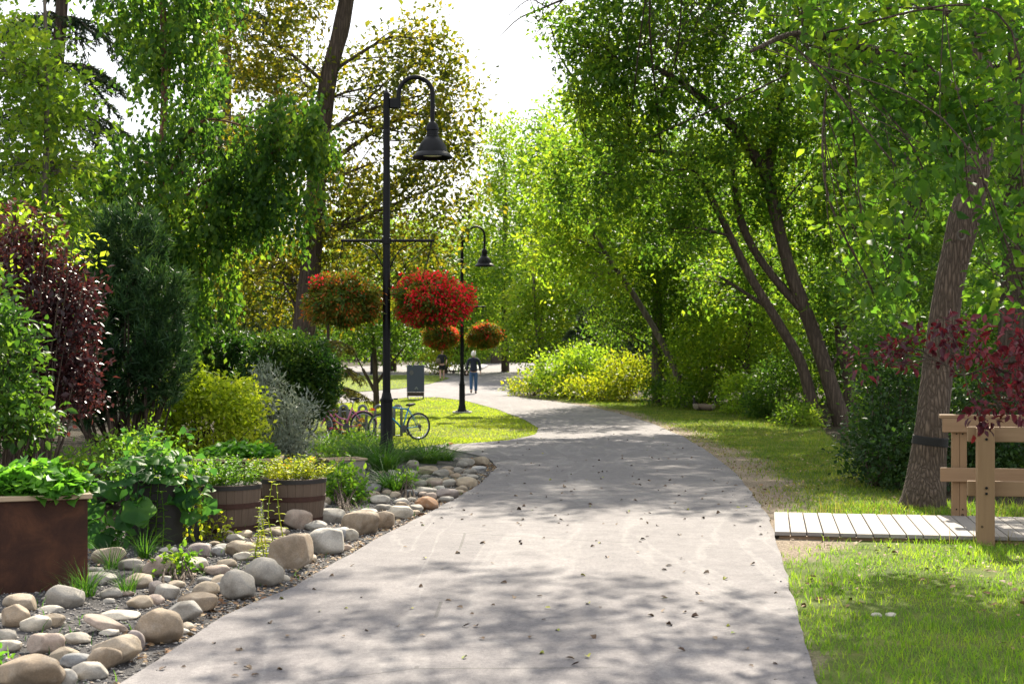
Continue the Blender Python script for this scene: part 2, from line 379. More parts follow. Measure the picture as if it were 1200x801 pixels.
M_fresh = litter_mat('yellow_green_leaf', [(.22, .26, .03), (.36, .34, .05), (.15, .22, .04)])

# ------------------------------------------------------------------ setting
def outline(pix): return [W(*p) for p in pix]
def patch(name, pix, lift, mat, step=.5, kind='structure', skirt=0, extra=None, wear=None, world=False, jitter=0):
    pts = [Vector((p[0], p[1])) for p in (pix if world else outline(pix))]
    # densify the outline
    poly = []
    for i, p in enumerate(pts):
        q = pts[(i + 1) % len(pts)]; n = max(1, int((q - p).length / step))
        poly += [p + (q - p) * (k / n) for k in range(n)]
    if jitter:
        a = np.array([[p.x, p.y, 0] for p in poly]); d = (fbm(a * 2.9, 5) - .5) * jitter * 2; e = (fbm(a * 2.9, 9) - .5) * jitter * 2
        poly = [Vector((p.x + d[i], p.y + e[i])) for i, p in enumerate(poly)]
    n = len(poly); xs = [p.x for p in poly]; ys = [p.y for p in poly]
    pp = np.array([[p.x, p.y] for p in poly])
    gx, gy = np.meshgrid(np.arange(min(xs), max(xs), step), np.arange(min(ys), max(ys), step)); gx = gx.ravel(); gy = gy.ravel()
    ins = inside(gx, gy, pp); gx = gx[ins]; gy = gy[ins]
    r = delaunay_2d_cdt(poly + [Vector((a, b)) for a, b in zip(gx, gy)], [(i, (i + 1) % n) for i in range(n)], [list(range(n))], 1, 1e-4)
    v = np.array([[a.x, a.y, 0] for a in r[0]]); v[:, 2] = T(v[:, 0], v[:, 1]) + lift
    faces = [f if (r[0][f[1]] - r[0][f[0]]).cross(r[0][f[2]] - r[0][f[1]]) > 0 else f[::-1] for f in r[2]]
    vv = [tuple(a) for a in v]
    if skirt:
        base = len(vv); pz = T(pp[:, 0], pp[:, 1])
        vv += [(p[0], p[1], z + lift) for p, z in zip(pp, pz)] + [(p[0], p[1], z - skirt) for p, z in zip(pp, pz)]
        faces = [list(f) for f in faces] + [[base + i, base + (i + 1) % n, base + n + (i + 1) % n, base + n + i] for i in range(n)]
    me = bpy.data.meshes.new(name); me.from_pydata(vv, [], faces); me.update()
    if wear is not None:
        a = me.attributes.new('wear', 'FLOAT', 'POINT'); q = np.array(vv); a.data.foreach_set('value', wear(q[:, 0], q[:, 1]).astype(np.float32))
    o = link(name, me, mat, None, True); tag(o, kind=kind)
    return o, pp
def inside(x, y, poly):
    r = np.zeros(len(x), bool); n = len(poly); j = n - 1
    for i in range(n):
        xi, yi = poly[i]; xj, yj = poly[j]
        c = ((yi > y) != (yj > y)) & (x < (xj - xi) * (y - yi) / (yj - yi + 1e-12) + xi); r ^= c; j = i
    return r
def poly_dist(x, y, poly):
    d = np.full(len(x), 1e9); n = len(poly)
    for i in range(n):
        a = poly[i]; b = poly[(i + 1) % n]; ab = b - a; L = max(ab @ ab, 1e-9)
        t = np.clip(((x - a[0]) * ab[0] + (y - a[1]) * ab[1]) / L, 0, 1)
        d = np.minimum(d, np.hypot(x - a[0] - t * ab[0], y - a[1] - t * ab[1]))
    return d
def scatter_in(poly, n, rs, keep=None):
    lo = poly.min(0); hi = poly.max(0); x = rs.uniform(lo[0], hi[0], n); y = rs.uniform(lo[1], hi[1], n)
    k = inside(x, y, poly)
    if keep is not None: k &= keep(x, y)
    return x[k], y[k]

gxs = np.concatenate([np.arange(-70, -14, 4), np.arange(-14, 14, .5), np.arange(14, 71, 4)])
gys = np.concatenate([np.arange(-12, 60, .5), np.arange(60, 140, 2), np.arange(140, 320, 10)])
A, B = np.meshgrid(gxs, gys); V = np.stack([A.ravel(), B.ravel(), T(A.ravel(), B.ravel()) - .02], 1)
nx = len(gxs); ii = (np.arange(len(gys) - 1)[:, None] * nx + np.arange(nx - 1)[None]).ravel()
tag(link('ground', np_mesh('ground', V, [np.stack([ii, ii + 1, ii + nx + 1, ii + nx], 1)]), M_soil, None, True), kind='structure')

RIGHT_EDGE = [(1010, 900), (955, 801), (932, 715), (914, 650), (901, 610), (881, 580), (860, 555), (830, 531), (800, 512), (765, 497), (725, 485), (690, 477), (650, 471), (610, 466.5)]
LEFT_EDGE = [(505, 523), (532, 529), (572, 538), (582, 550), (562, 570), (528, 590), (495, 607), (450, 630), (412, 652), (380, 670), (345, 692), (300, 710), (262, 726), (222, 752), (182, 780), (140, 808), (60, 870)]
ISLAND_EDGE = [(300, 478), (400, 473), (450, 469.5), (480, 466), (512, 466), (545, 470), (582, 480), (614, 492), (631, 502), (628, 510), (595, 517), (545, 521)]
PATH_PIX = RIGHT_EDGE + [(597, 463), (602, 458), (622, 450), (640, 443), (655, 436), (690, 429), (690, 425.5), (570, 425.5), (470, 428), (300, 433), (200, 440), (200, 480)] + ISLAND_EDGE + LEFT_EDGE
path, PATH = patch('path', PATH_PIX, .03, M_asphalt, .3, skirt=.02, jitter=.025)
def wear_fn(x, y):
    d = poly_dist(x, y, PATH); n = fbm(np.stack([x * .8, y * .8, x * 0], 1), 3); k = np.clip((y - 10.8) / 2.2, 0, 1) * .7 + .3
    return np.clip((1.2 - d / (.45 + .4 * k)) * k + (n - .5) * 1.2, 0, 1)
def wear_lawn(x, y):
    n = fbm(np.stack([x * .35, y * .35, x * 0], 1), 13); return np.clip((n - .48) * 1.3, 0, .45)
island, ISL = patch('lawn', ISLAND_EDGE + [(505, 523), (470, 527), (380, 522), (300, 515)], .012, M_lawnground, .5, wear=wear_lawn)
farlawn, FAR = patch('far_lawn', [(380, 462), (420, 460), (470, 456), (505, 450), (527, 443.5), (512, 440.5), (470, 440), (400, 441), (300, 445), (300, 466)], .05, M_lawnground, 1.0, wear=wear_lawn)
VERGE_PIX = [(1120, 900)] + RIGHT_EDGE + [(640, 463), (720, 463), (800, 470), (880, 482), (960, 500), (1010, 540), (1050, 575), (1120, 590), (1300, 600), (1500, 700), (1500, 900)]
verge, VERGE = patch('verge', VERGE_PIX[1:] , .008, M_lawnground, .4, wear=wear_fn)
BED_PIX = LEFT_EDGE + [(-260, 870), (-260, 720), (0, 668), (120, 625), (220, 600), (300, 590), (385, 570), (440, 532)]
bed, BED = patch('gravel_bed', BED_PIX, .008, M_gravel, .4)
SHRUBBED_PIX = [(597, 463), (602, 458), (622, 450), (640, 443), (655, 436), (760, 440), (830, 460), (800, 470), (720, 470), (650, 470), (610, 466)]
shb, SHB = patch('planted_bed', SHRUBBED_PIX, .02, M_soil, .6)
kerbbed, KB = patch('round_bed', [(498, 431), (520, 436), (548, 436.5), (566, 433), (572, 430), (560, 428), (520, 427), (490, 428)], .16, M_soil, .8, skirt=.1)
kerbbed.data.materials[0] = M_concrete
# ------------------------------------------------------------------ foliage
def leaf_geo(Pb, D, N, L, Wd, style='quad', fold=.22, curl=.0):
    """Pb base, D leaf direction, N upper side, L length, Wd width -> V, faces"""
    n = len(Pb); D = nrm(D); Sd = nrm(np.cross(D, N)); N = np.cross(Sd, D); L = np.asarray(L)[:, None]; Wd = np.asarray(Wd)[:, None]
    if style == 'quad':
        m = Pb + D * L * .45
        V = np.stack([Pb, m + Sd * Wd * .5 + N * Wd * fold, Pb + D * L, m - Sd * Wd * .5 + N * Wd * fold], 1).reshape(-1, 3)
        b = np.arange(n)[:, None] * 4
        return V, [np.concatenate([b + [0, 1, 2], b + [0, 2, 3]], 0)]
    if style == 'needle':
        V = np.stack([Pb - Sd * Wd * .5, Pb + Sd * Wd * .5, Pb + D * L], 1).reshape(-1, 3)
        return V, [np.arange(n)[:, None] * 3 + np.array([[0, 1, 2]])]
    # 'big': curved leaf with a midrib, eight corners
    ts = (0, .36, .72, 1.0); c = [Pb + D * L * t - N * L * curl * t * t for t in ts]
    q = lambda i, s, w: c[i] + Sd * Wd * w * s + N * Wd * fold
    V = np.stack([c[0], c[1], c[2], c[3], q(1, 1, .5), q(2, 1, .36), q(1, -1, .5), q(2, -1, .36)], 1).reshape(-1, 3)
    b = np.arange(n)[:, None] * 8
    tri = np.concatenate([b + [0, 4, 1], b + [2, 5, 3], b + [0, 1, 6], b + [2, 3, 7]], 0)
    quad = np.concatenate([b + [1, 4, 5, 2], b + [1, 2, 7, 6]], 0)
    return V, [tri, quad]
class Leaves:
    def __init__(s): s.V = []; s.F = {}; s.n = 0
    def add(s, geo):
        V, F = geo
        for f in F: s.F.setdefault(f.shape[1], []).append(f + s.n)
        s.V.append(V); s.n += len(V)
    def build(s, name, mat, parent=None):
        V = np.concatenate(s.V)
        if parent is not None: V = V - np.array(parent.location)
        me = np_mesh(name, V, [np.concatenate(f) for f in s.F.values()])
        return link(name, me, mat, parent)
def sph(rs, n): return nrm(rs.normal(size=(n, 3)))
def sprays(rs, clusters, leaf, cover, n_per, srad, gap=.42, style='round', outer=2.0):
    """positions, axes and owner cluster of the leaf sprays of a crown"""
    C, A, I = [], [], []
    for ci, cl in enumerate(clusters):
        px, py, rx, ry, Y, dY = cl[:6]; cm = cl[6] if len(cl) > 6 else 1
        c = np.array(P(px, py, Y)); ax = np.array([rx * Y / F, dY, ry * Y / F])
        area = PI * ax[0] * ax[2]; n = max(3, int(cm * cover * area / (.5 * leaf[0] * leaf[1]) / n_per))
        k = 0; got = 0
        while got < n and k < 12:
            d = sph(rs, n); r = rs.uniform(0, 1, n) ** (1 / (2.0 + outer)); p = c + d * r[:, None] * ax
            f = 1 / max(.35, .42 * min(ax[0], ax[2])); keep = vnoise(p * f, ci + 7) * .6 + vnoise(p * f * 2.3, ci + 3) * .4 > (gap if cm == 1 else .3)
            p = p[keep][:n - got]; d = d[keep][:n - got]; C.append(p); A.append(nrm(d * ax / ax.max() + rs.normal(0, .45, p.shape) + [0, 0, .15])); I.append(np.full(len(p), ci)); got += len(p); k += 1
    return np.concatenate(C), np.concatenate(A), np.concatenate(I)
def fill_leaves(rs, C, A, n_per, srad, leaf, droop=.25, size_var=.5, style='quad', spread=.45, upn=.9, curl=.15):
    m = len(C); t = rs.uniform(-.6, 1, (m, n_per, 1)); perp = rs.normal(0, spread, (m, n_per, 3)) * srad
    R = srad * rs.uniform(.7, 1.3, (m, 1, 1))
    pos = C[:, None] + A[:, None] * t * R + perp
    D = A[:, None] * .6 + rs.normal(0, .7, (m, n_per, 3)) + perp / srad * .5 - np.array([0, 0, droop])
    N = rs.normal(0, .6, (m, n_per, 3)) + np.array([0, 0, upn])
    pos = pos.reshape(-1, 3); k = len(pos); s = 1 + rs.uniform(-size_var, size_var, k)
    return leaf_geo(pos, D.reshape(-1, 3), N.reshape(-1, 3), leaf[0] * s, leaf[1] * s, style, curl=curl)
def weep_leaves(rs, C, n_per, length, leaf, style='quad'):
    """hanging strands"""
    m = len(C); t = np.linspace(0, 1, n_per)[None, :, None]; Ls = length * rs.uniform(.4, 1.3, (m, 1, 1))
    ph = rs.uniform(0, 6.3, (m, 1, 1)); sw = rs.normal(0, .1, (m, 1, 3)); sw[:, :, 2] = 0
    pos = C[:, None] + np.concatenate([np.sin(t * 5 + ph) * .03 + sw[..., :1] * t, np.cos(t * 4 + ph) * .03 + sw[..., 1:2] * t, -t * Ls], 2) + rs.normal(0, .035, (m, n_per, 3))
    D = rs.normal(0, .5, (m, n_per, 3)) + np.array([0, 0, -.9]); N = rs.normal(0, .8, (m, n_per, 3)) + np.array([0, -.2, .3])
    pos = pos.reshape(-1, 3); s = 1 + rs.uniform(-.35, .35, len(pos))
    return leaf_geo(pos, D.reshape(-1, 3), N.reshape(-1, 3), leaf[0] * s, leaf[1] * s, style)
def limbs_mesh(mb, rs, path, clusters, C, I, r_end=.03, sub=8, twig=.012, drop=.55, lr=1.):
    """limbs from the trunk path (x, y, z, r) to each cluster, then branches to some of its sprays"""
    pth = np.asarray(path)
    for ci, (px, py, rx, ry, Y, dY, *_) in enumerate(clusters):
        c = np.array(P(px, py, Y)); sel = C[I == ci]
        d = np.linalg.norm(pth[:, :3] - (c - [0, 0, np.linalg.norm(c[:2] - pth[:, :2].mean(0)) * drop]), axis=1)
        k = int(np.argmin(d)); a = pth[k]; r0 = min(a[3] * .5, .012 + .018 * np.linalg.norm(c - a[:3]))
        mid = (a[:3] + c) / 2 + rs.normal(0, .12, 3) * np.linalg.norm(c - a[:3]) + [0, 0, .06 * np.linalg.norm(c - a[:3])]
        li = spline([a[:3], mid, c], 6); r0 *= lr; rr = np.linspace(r0, max(twig * 1.5, r0 * .35), len(li)); mb.tube(li, list(rr), 6, True)
        for q in sel[rs.permutation(len(sel))[:sub]]:
            j = rs.randint(2, len(li)); s = li[j]; mm = (s + q) / 2 + rs.normal(0, .07, 3) * np.linalg.norm(q - s)
            b = spline([s, mm, q], 4); mb.tube(b, list(np.linspace(max(twig, rr[j] * .45), twig * .45, len(b))), 4, False)
def trunk_path(pts, sub=5):
    """pts: (px, py, Y, width_px) -> x, y, z, r rows"""
    rows = []
    for px, py, Y, w in pts:
        p = P(px, py, Y); rows.append((p.x, p.y, p.z, w * Y / F / 2))
    rows = spline(rows, sub); rows[:, 3] = np.maximum(rows[:, 3], .004); return rows
def rough_tube(mb, path, n=20, amp=.12, seed=1, freq=5):
    """a trunk with uneven, ridged skin"""
    path = np.asarray(path); L = len(path); vs = []
    up = np.array([1., 0, 0])
    for i in range(L):
        t = path[min(i + 1, L - 1), :3] - path[max(i - 1, 0), :3]; t = t / np.linalg.norm(t)
        a = up - t * (up @ t); a /= np.linalg.norm(a); b = np.cross(t, a); up = a
        w = np.arange(n) * 2 * PI / n
        q = np.stack([np.cos(w) * freq * .35, np.sin(w) * freq * .35, np.full(n, path[i, 2] * freq * .25)], 1)
        rr = path[i, 3] * (1 + amp * (fbm(q, seed) - .5) * 2)
        vs += [tuple(path[i, :3] + (a * math.cos(x) + b * math.sin(x)) * r) for x, r in zip(w, rr)]
    fs = [(i * n + k, i * n + (k + 1) % n, (i + 1) * n + (k + 1) % n, (i + 1) * n + k) for i in range(L - 1) for k in range(n)]
    fs.append(tuple((L - 1) * n + k for k in range(n)))
    mb.add(vs, fs)
def rebase(mb, loc): mb.v = [(a - loc[0], b - loc[1], c - loc[2]) for a, b, c in mb.v]

def tree(name, label, cat, trunks, clusters, leafmat, bark, leaf=(.09, .055), cover=4, n_per=16, srad=.35, gap=.42, droop=.25, seed=1,
         group=None, sub=8, style='quad', weep=None, twig=.012, amp=.14, n_side=14, base=None, upn=.9, limbs=True, limb_min=0., limb_drop=.55, limb_r=1., spread=.45, outer=2.0, curl=.15):
    rs = np.random.RandomState(seed)
    tp = [trunk_path(t) for t in trunks]
    b0 = base if base is not None else tp[0][0, :3]
    root = empty(name, Vector((b0[0], b0[1], gz(b0[0], b0[1]))), label, cat, group)
    C, A, I = sprays(rs, clusters, leaf, cover, n_per, srad, gap, outer=outer)
    mb = MB()
    for i, t in enumerate(tp): rough_tube(mb, t, n_side, amp, seed + i)
    if limbs: st = np.vstack(tp); limbs_mesh(mb, rs, st[st[:, 2] > st[:, 2].min() + limb_min], clusters, C, I, lr=limb_r, drop=limb_drop, sub=sub, twig=twig)
    rebase(mb, root.location); mb.build('trunk', bark, root, True)
    lv = Leaves()
    if weep: lv.add(weep_leaves(rs, C, n_per, weep, leaf, style))
    else: lv.add(fill_leaves(rs, C, A, n_per, srad, leaf, droop, style=style, upn=upn, spread=spread, curl=curl))
    lv.build('crown', leafmat, root)
    return root
def bush(name, label, cat, clusters, leafmat, leaf=(.05, .03), cover=5, n_per=14, srad=.14, gap=.3, droop=0., seed=1, group=None, style='quad',
         bark=None, upn=.9, stems=7, spread=.45, outer=2.0, base=None, part='foliage', twig=.008, curl=.15):
    rs = np.random.RandomState(seed)
    c0 = P(*clusters[0][:2], clusters[0][4]) if base is None else Vector(base)
    root = empty(name, Vector((c0.x, c0.y, gz(c0.x, c0.y))), label, cat, group)
    C, A, I = sprays(rs, clusters, leaf, cover, n_per, srad, gap, outer=outer)
    ok = C[:, 2] > T(C[:, 0], C[:, 1]) + .02; C, A, I = C[ok], A[ok], I[ok]
    lv = Leaves(); lv.add(fill_leaves(rs, C, A, n_per, srad, leaf, droop, style=style, upn=upn, spread=spread, curl=curl)); lv.build(part, leafmat, root)
    if stems:
        mb = MB()
        for q in C[rs.permutation(len(C))[:stems * len(clusters)]]:
            s = Vector((c0.x + rs.normal(0, .08), c0.y + rs.normal(0, .08), root.location.z - .03)); ci = np.array([s.x * .5 + q[0] * .5, s.y * .5 + q[1] * .5, s.z * .6 + q[2] * .4])
            b = spline([s, ci + rs.normal(0, .03, 3), q], 4); mb.tube(b, list(np.linspace(twig * 2, twig * .5, len(b))), 4, False)
        rebase(mb, root.location); mb.build('stem', bark or M_barkd, root)
    return root
def needle_tree(name, label, cat, trunk, tiers, mat, bark, seed, needle=(.16, .03), droop=.5, n_need=26, group=None, twigs=16):
    """tiers: (px, py, Y, reach_m, n_branches, [start angle, end angle])"""
    rs = np.random.RandomState(seed); tp = trunk_path(trunk); b = tp[0]
    root = empty(name, Vector((b[0], b[1], gz(b[0], b[1]))), label, cat, group)
    mb = MB(); rough_tube(mb, tp, 12, .1, seed); lv = Leaves(); Pp, Dd = [], []
    for px, py, Y, reach, nb in tiers:
        o = np.array(P(px, py, Y))
        for k in range(nb):
            w = 2 * PI * (k + rs.uniform(-.35, .35)) / nb; L = reach * rs.uniform(.7, 1.15)
            e = o + np.array([math.cos(w) * L, math.sin(w) * L, -droop * L * rs.uniform(.6, 1.2)]); m = (o + e) / 2 + [0, 0, .12 * L]
            br = spline([o, m, e], 7); mb.tube(br, list(np.linspace(.022 + .008 * L, .006, len(br))), 5, False)
            nt = max(4, int(twigs * L))
            t = rs.uniform(.15, 1, nt); idx = t * (len(br) - 1); i0 = np.minimum(idx.astype(int), len(br) - 2); p = br[i0] + (br[i0 + 1] - br[i0]) * (idx - i0)[:, None]
            dr = nrm(br[i0 + 1] - br[i0]); sd = np.cross(dr, [0, 0, 1.0]); sg = rs.choice([-1, 1], nt)[:, None]
            td = nrm(dr * .55 + sd * sg * rs.uniform(.2, .9, (nt, 1)) + np.stack([np.zeros(nt), np.zeros(nt), -rs.uniform(.1, .7, nt)], 1))
            tl = (.25 + .3 * (1 - t)) * L * .6 + .08
            u = rs.uniform(0, 1, (nt, n_need, 1)); q = p[:, None] + td[:, None] * u * tl[:, None, None]
            nd = td[:, None] * .75 + rs.normal(0, .45, (nt, n_need, 3)); Pp.append(q.reshape(-1, 3)); Dd.append(nd.reshape(-1, 3))
    Pp = np.concatenate(Pp); Dd = np.concatenate(Dd); s = rs.uniform(.7, 1.3, len(Pp))
    lv.add(leaf_geo(Pp, Dd, rs.normal(0, 1, Pp.shape) + [0, 0, .6], needle[0] * s, needle[1] * s, 'needle'))
    rebase(mb, root.location); mb.build('trunk', bark, root, True); lv.build('crown', mat, root)
    return root
def blades_geo(x, y, z, h, w, rs, lean=.5, seg=2, dirs=None, tipw=.1):
    """grass blades: tapering bent strips"""
    n = len(x); a = rs.uniform(0, 2 * PI, n) if dirs is None else dirs; l = lean * rs.uniform(.3, 1.3, n)
    dx, dy = np.cos(a), np.sin(a); face = a + PI / 2 + rs.normal(0, .5, n); sx, sy = np.cos(face), np.sin(face)
    V = []
    for k in range(seg + 1):
        t = k / seg; off = l * h * t * t; zz = z + h * t * (1 - .25 * l * t) ; ww = w * (1 - t) * .5 + (0 if k == seg else w * tipw * .5)
        cx, cy = x + dx * off, y + dy * off
        if k < seg: V += [np.stack([cx - sx * ww, cy - sy * ww, zz], 1), np.stack([cx + sx * ww, cy + sy * ww, zz], 1)]
        else: V += [np.stack([cx, cy, zz], 1)]
    m = 2 * seg + 1; V = np.stack(V, 1).reshape(-1, 3); b = np.arange(n)[:, None] * m
    F4 = [b + [2 * k, 2 * k + 1, 2 * k + 3, 2 * k + 2] for k in range(seg - 1)]; F3 = b + [2 * seg - 2, 2 * seg - 1, 2 * seg]
    return V, ([np.concatenate(F4)] if F4 else []) + [F3]
def grass_tuft(name, label, cat, px, py, n, h, spread, w, mat, seed, lean=.9, seg=5, group=None, rad=.1, at=None):
    rs = np.random.RandomState(seed); o = W(px, py) if at is None else Vector(at)
    r = rad * np.sqrt(rs.uniform(0, 1, n)); a = rs.uniform(0, 2 * PI, n)
    hh = h * rs.uniform(.55, 1.15, n); z = np.zeros(n)
    V, Fc = blades_geo(r * np.cos(a), r * np.sin(a), z - .01, hh, np.full(n, w), rs, lean, seg, a + rs.normal(0, .5, n))
    # let long blades arch over
    me = np_mesh(name, V, Fc); ob = link(name, me, mat); ob.location = o
    return tag(ob, label, cat, group)
# ------------------------------------------------------------------ trees
tree('weeping_birch', 'tall weeping birch with thin reddish trunk and hanging curtains of dark green leaves', 'tree',
     [[(194, 537, 25, 12), (194, 520, 25, 11), (192, 330, 25, 9), (190, 200, 25, 8.5), (193, 90, 25, 8), (191, 0, 25, 7.5), (193, -120, 25, 6), (195, -240, 25, 3)]],
     [(215, 70, 50, 90, 25, 1.2), (168, 40, 28, 50, 25.5, 1.0), (170, 190, 50, 60, 25, 1.4), (225, 200, 50, 95, 24.6, 1.2), (150, 285, 55, 75, 24.8, 1.3), (235, 315, 45, 75, 25, 1.2),
      (300, 150, 45, 45, 24.6, .9), (345, 140, 42, 40, 24.5, .8), (280, 220, 40, 60, 25, .9), (375, 150, 22, 50, 24.5, .5), (330, 215, 50, 45, 24.6, .7), (185, -60, 110, 90, 25, 1.8), (200, -190, 70, 70, 25, 1.5), (120, 230, 35, 60, 25.2, .9)],
     M_birch, M_barkb, (.12, .075), 4.2, 14, .3, .46, seed=11, weep=.7, sub=8, twig=.009, amp=.05, n_side=10)
tree('poplar_tree', 'large old poplar with yellowing olive leaves and a thick leaning trunk behind the lamp post', 'tree',
     [[(350, 505, 38, 34), (352, 440, 38, 31), (354, 408, 38, 30), (360, 350, 38, 26), (367, 280, 38, 24), (372, 200, 38, 22), (384, 100, 38, 20), (398, 40, 38, 19), (407, -10, 38, 18), (420, -120, 38, 12), (425, -220, 38, 6)]],
     [(290, 40, 75, 60, 38, 2.5), (350, 90, 50, 80, 39, 2.5), (300, 130, 60, 60, 39.5, 2.5), (440, 190, 60, 65, 38, 2.2), (500, 110, 45, 65, 37.5, 1.6), (520, 215, 45, 60, 38, 1.8), (450, 100, 40, 60, 38.5, 1.6), (535, 130, 30, 70, 38, 1.2),
      (330, 230, 80, 75, 39, 2.5), (430, 260, 75, 50, 38.2, 2.2), (330, 330, 70, 60, 40, 2.5), (480, 310, 55, 40, 38.5, 1.8), (330, -70, 130, 80, 38, 3), (260, 260, 50, 110, 40.5, 2.2), (400, 330, 60, 50, 39.5, 2), (490, 45, 30, 35, 38, 1)],
     M_olive, M_barkd, (.14, .092), 2.3, 15, .46, .48, seed=12, sub=12, spread=.36, twig=.016)
tree('ash_tree', 'light green broadleaf tree with airy backlit leaves left of the birch', 'tree',
     [[(50, 560, 20, 12), (48, 400, 20, 10), (52, 250, 20, 8), (55, 100, 20, 5), (50, -60, 20, 3)]],
     [(45, 100, 60, 55, 20, 1.3), (20, 190, 55, 50, 20, 1.3), (75, 190, 35, 40, 20.5, 1), (30, 265, 60, 35, 19.8, 1.1), (60, 120, 38, 45, 20.5, 1), (110, 290, 45, 30, 20.5, 1), (0, 60, 45, 50, 20, 1.2), ],
     M_lightgreen, M_barkg, (.1, .062), 3.2, 15, .26, .46, seed=13, sub=10)
tr = [(72, 20, 32, 13), (70, -40, 32, 12), (66, -160, 32, 10)]
needle_tree('spruce_tree', 'tall dark spruce with drooping boughs seen through gaps left of the birch', 'tree',
     [(52, 520, 32, 21), (52, 470, 32, 20), (54, 250, 32, 17), (60, 160, 32, 16), (70, 40, 32, 15), (76, -60, 32, 12), (80, -260, 32, 4)],
     [(55, 300, 32, 2.0, 9), (56, 240, 32, 2.0, 9), (58, 190, 32, 2.0, 10), (62, 130, 32, 1.8, 10), (66, 75, 32, 1.8, 9), (70, 20, 32, 1.7, 9), (74, -40, 32, 1.6, 9), (76, -110, 32, 1.4, 8), (78, -180, 32, 1.0, 8), (80, -240, 32, .6, 7)],
     M_spruce, M_barkd, 14, (.15, .035), .42, 22)
needle_tree('spruce_tree', 'far pointed spruce with blackish boughs behind the yellowing poplar', 'tree',
     [(262, 474, 52, 15), (262, 440, 52, 14), (264, 250, 52, 12), (268, 0, 52, 8), (270, -150, 52, 2)],
     [(262, 360, 52, 3.0, 10), (263, 290, 52, 3.0, 10), (264, 220, 52, 2.8, 10), (265, 150, 52, 2.5, 10), (267, 80, 52, 2.1, 9), (268, 10, 52, 1.7, 9), (269, -60, 52, 1.2, 8), (270, -120, 52, .7, 7)],
     M_spruce, M_barkd, 15, (.22, .05), .4, 22, twigs=12)
needle_tree('young_spruce', 'young spruce with sunlit yellow green boughs between the round hedge and the bicycles', 'tree',
     [(386, 505, 36, 7), (385, 430, 36, 5), (384, 340, 36, 2)],
     [(386, 478, 36, .95, 8), (386, 455, 36, 1.0, 9), (385, 430, 36, .9, 9), (385, 400, 36, .75, 8), (385, 370, 36, .5, 7)],
     M_yspruce, M_barkd, 16, (.1, .03), .3, 20)
tree('young_elm', 'small forked tree on the lawn behind the lamp post and the bicycle rack', 'tree',
     [[(440, 491, 48, 8.5), (441, 470, 48, 7.5), (440, 440, 48, 6.5), (438, 405, 48, 5), (432, 370, 48, 3)], [(441, 462, 48, 4.5), (432, 445, 48, 4), (425, 432, 48, 3.5)],
      [(441, 450, 48, 4), (455, 430, 48, 3), (475, 405, 48, 2)]],
     [(430, 370, 45, 35, 48, 1.2), (472, 388, 36, 28, 48, 1.2), (455, 350, 50, 30, 48.5, 1.2), (410, 400, 28, 22, 48, .8)],
     M_shade, M_barkd, (.1, .06), 2.2, 12, .3, .42, seed=17, sub=12, twig=.012)
# far trees, each its own
FT = [('light yellow green round tree far behind the flower baskets', (520, 440, 95), [(520, 330, 50, 55, 95, 4), (500, 290, 35, 35, 95, 3), (540, 370, 40, 40, 94, 3)], M_lightgreen),
      ('medium green tree far behind the lamp crossbar', (460, 440, 100), [(455, 320, 60, 60, 100, 4), (420, 300, 50, 55, 101, 4), (470, 380, 70, 40, 98, 3)], M_lightgreen),
      ('dull green tree far away between the poplar trunk and the hedge', (330, 440, 85), [(320, 350, 70, 60, 85, 4), (270, 330, 60, 70, 86, 4), (370, 390, 50, 40, 84, 3)], M_shade),
      ('tall sunlit poplar with a pointed top behind the arched lamp', (592, 440, 98), [(590, 190, 28, 55, 98, 2), (585, 270, 36, 70, 98, 2.6), (600, 350, 40, 60, 98, 3)], M_bright),
      ('tall bright poplar just right of the sky gap', (632, 440, 90), [(636, 175, 26, 50, 90, 2), (640, 230, 45, 70, 90, 3), (630, 310, 50, 60, 90, 3)], M_willow),
      ('broad bright tree behind the young birch', (700, 440, 82), [(690, 170, 50, 70, 82, 3), (700, 260, 60, 70, 82, 3), (740, 330, 60, 60, 81, 3)], M_bright),
      ('wide sunny tree behind the leaning trunks', (860, 450, 75), [(850, 250, 70, 80, 75, 3), (800, 350, 70, 70, 75, 3), (900, 360, 70, 70, 76, 3)], M_bright),
      ('deep green tree farthest back above the paved turn', (560, 428, 125), [(560, 320, 40, 60, 125, 4), (565, 380, 45, 45, 122, 4)], M_shade)]
for i, (lab, (bx, by, Y), cl, m) in enumerate(FT):
    tree('broadleaf_tree', lab, 'tree', [[(bx, by, Y, 10), (bx, (by + cl[0][1]) / 2, Y, 8), (bx, cl[0][1], Y, 3)]], cl, m, M_barkd, (.24, .15), 3.2, 14, .8, .4, seed=30 + i, sub=8, twig=.03, group='trees far behind the path')
tree('broadleaf_tree', 'airy bright green tree leaning out beside the willow at the edge of the sky gap', 'tree', [[(802, 478, 49, 9), (790, 430, 49, 8), (752, 360, 49, 7), (705, 290, 49, 5), (672, 230, 49, 3)]],
     [(655, 215, 42, 50, 49, 1.6), (705, 255, 55, 50, 49, 1.8), (640, 290, 38, 36, 49, 1.4), (720, 175, 55, 45, 48.5, 1.8), (690, 320, 50, 30, 49, 1.5)], M_bright, M_barkg, (.17, .1), 2.8, 18, .45, .46, seed=39, sub=10, twig=.014, spread=.36)
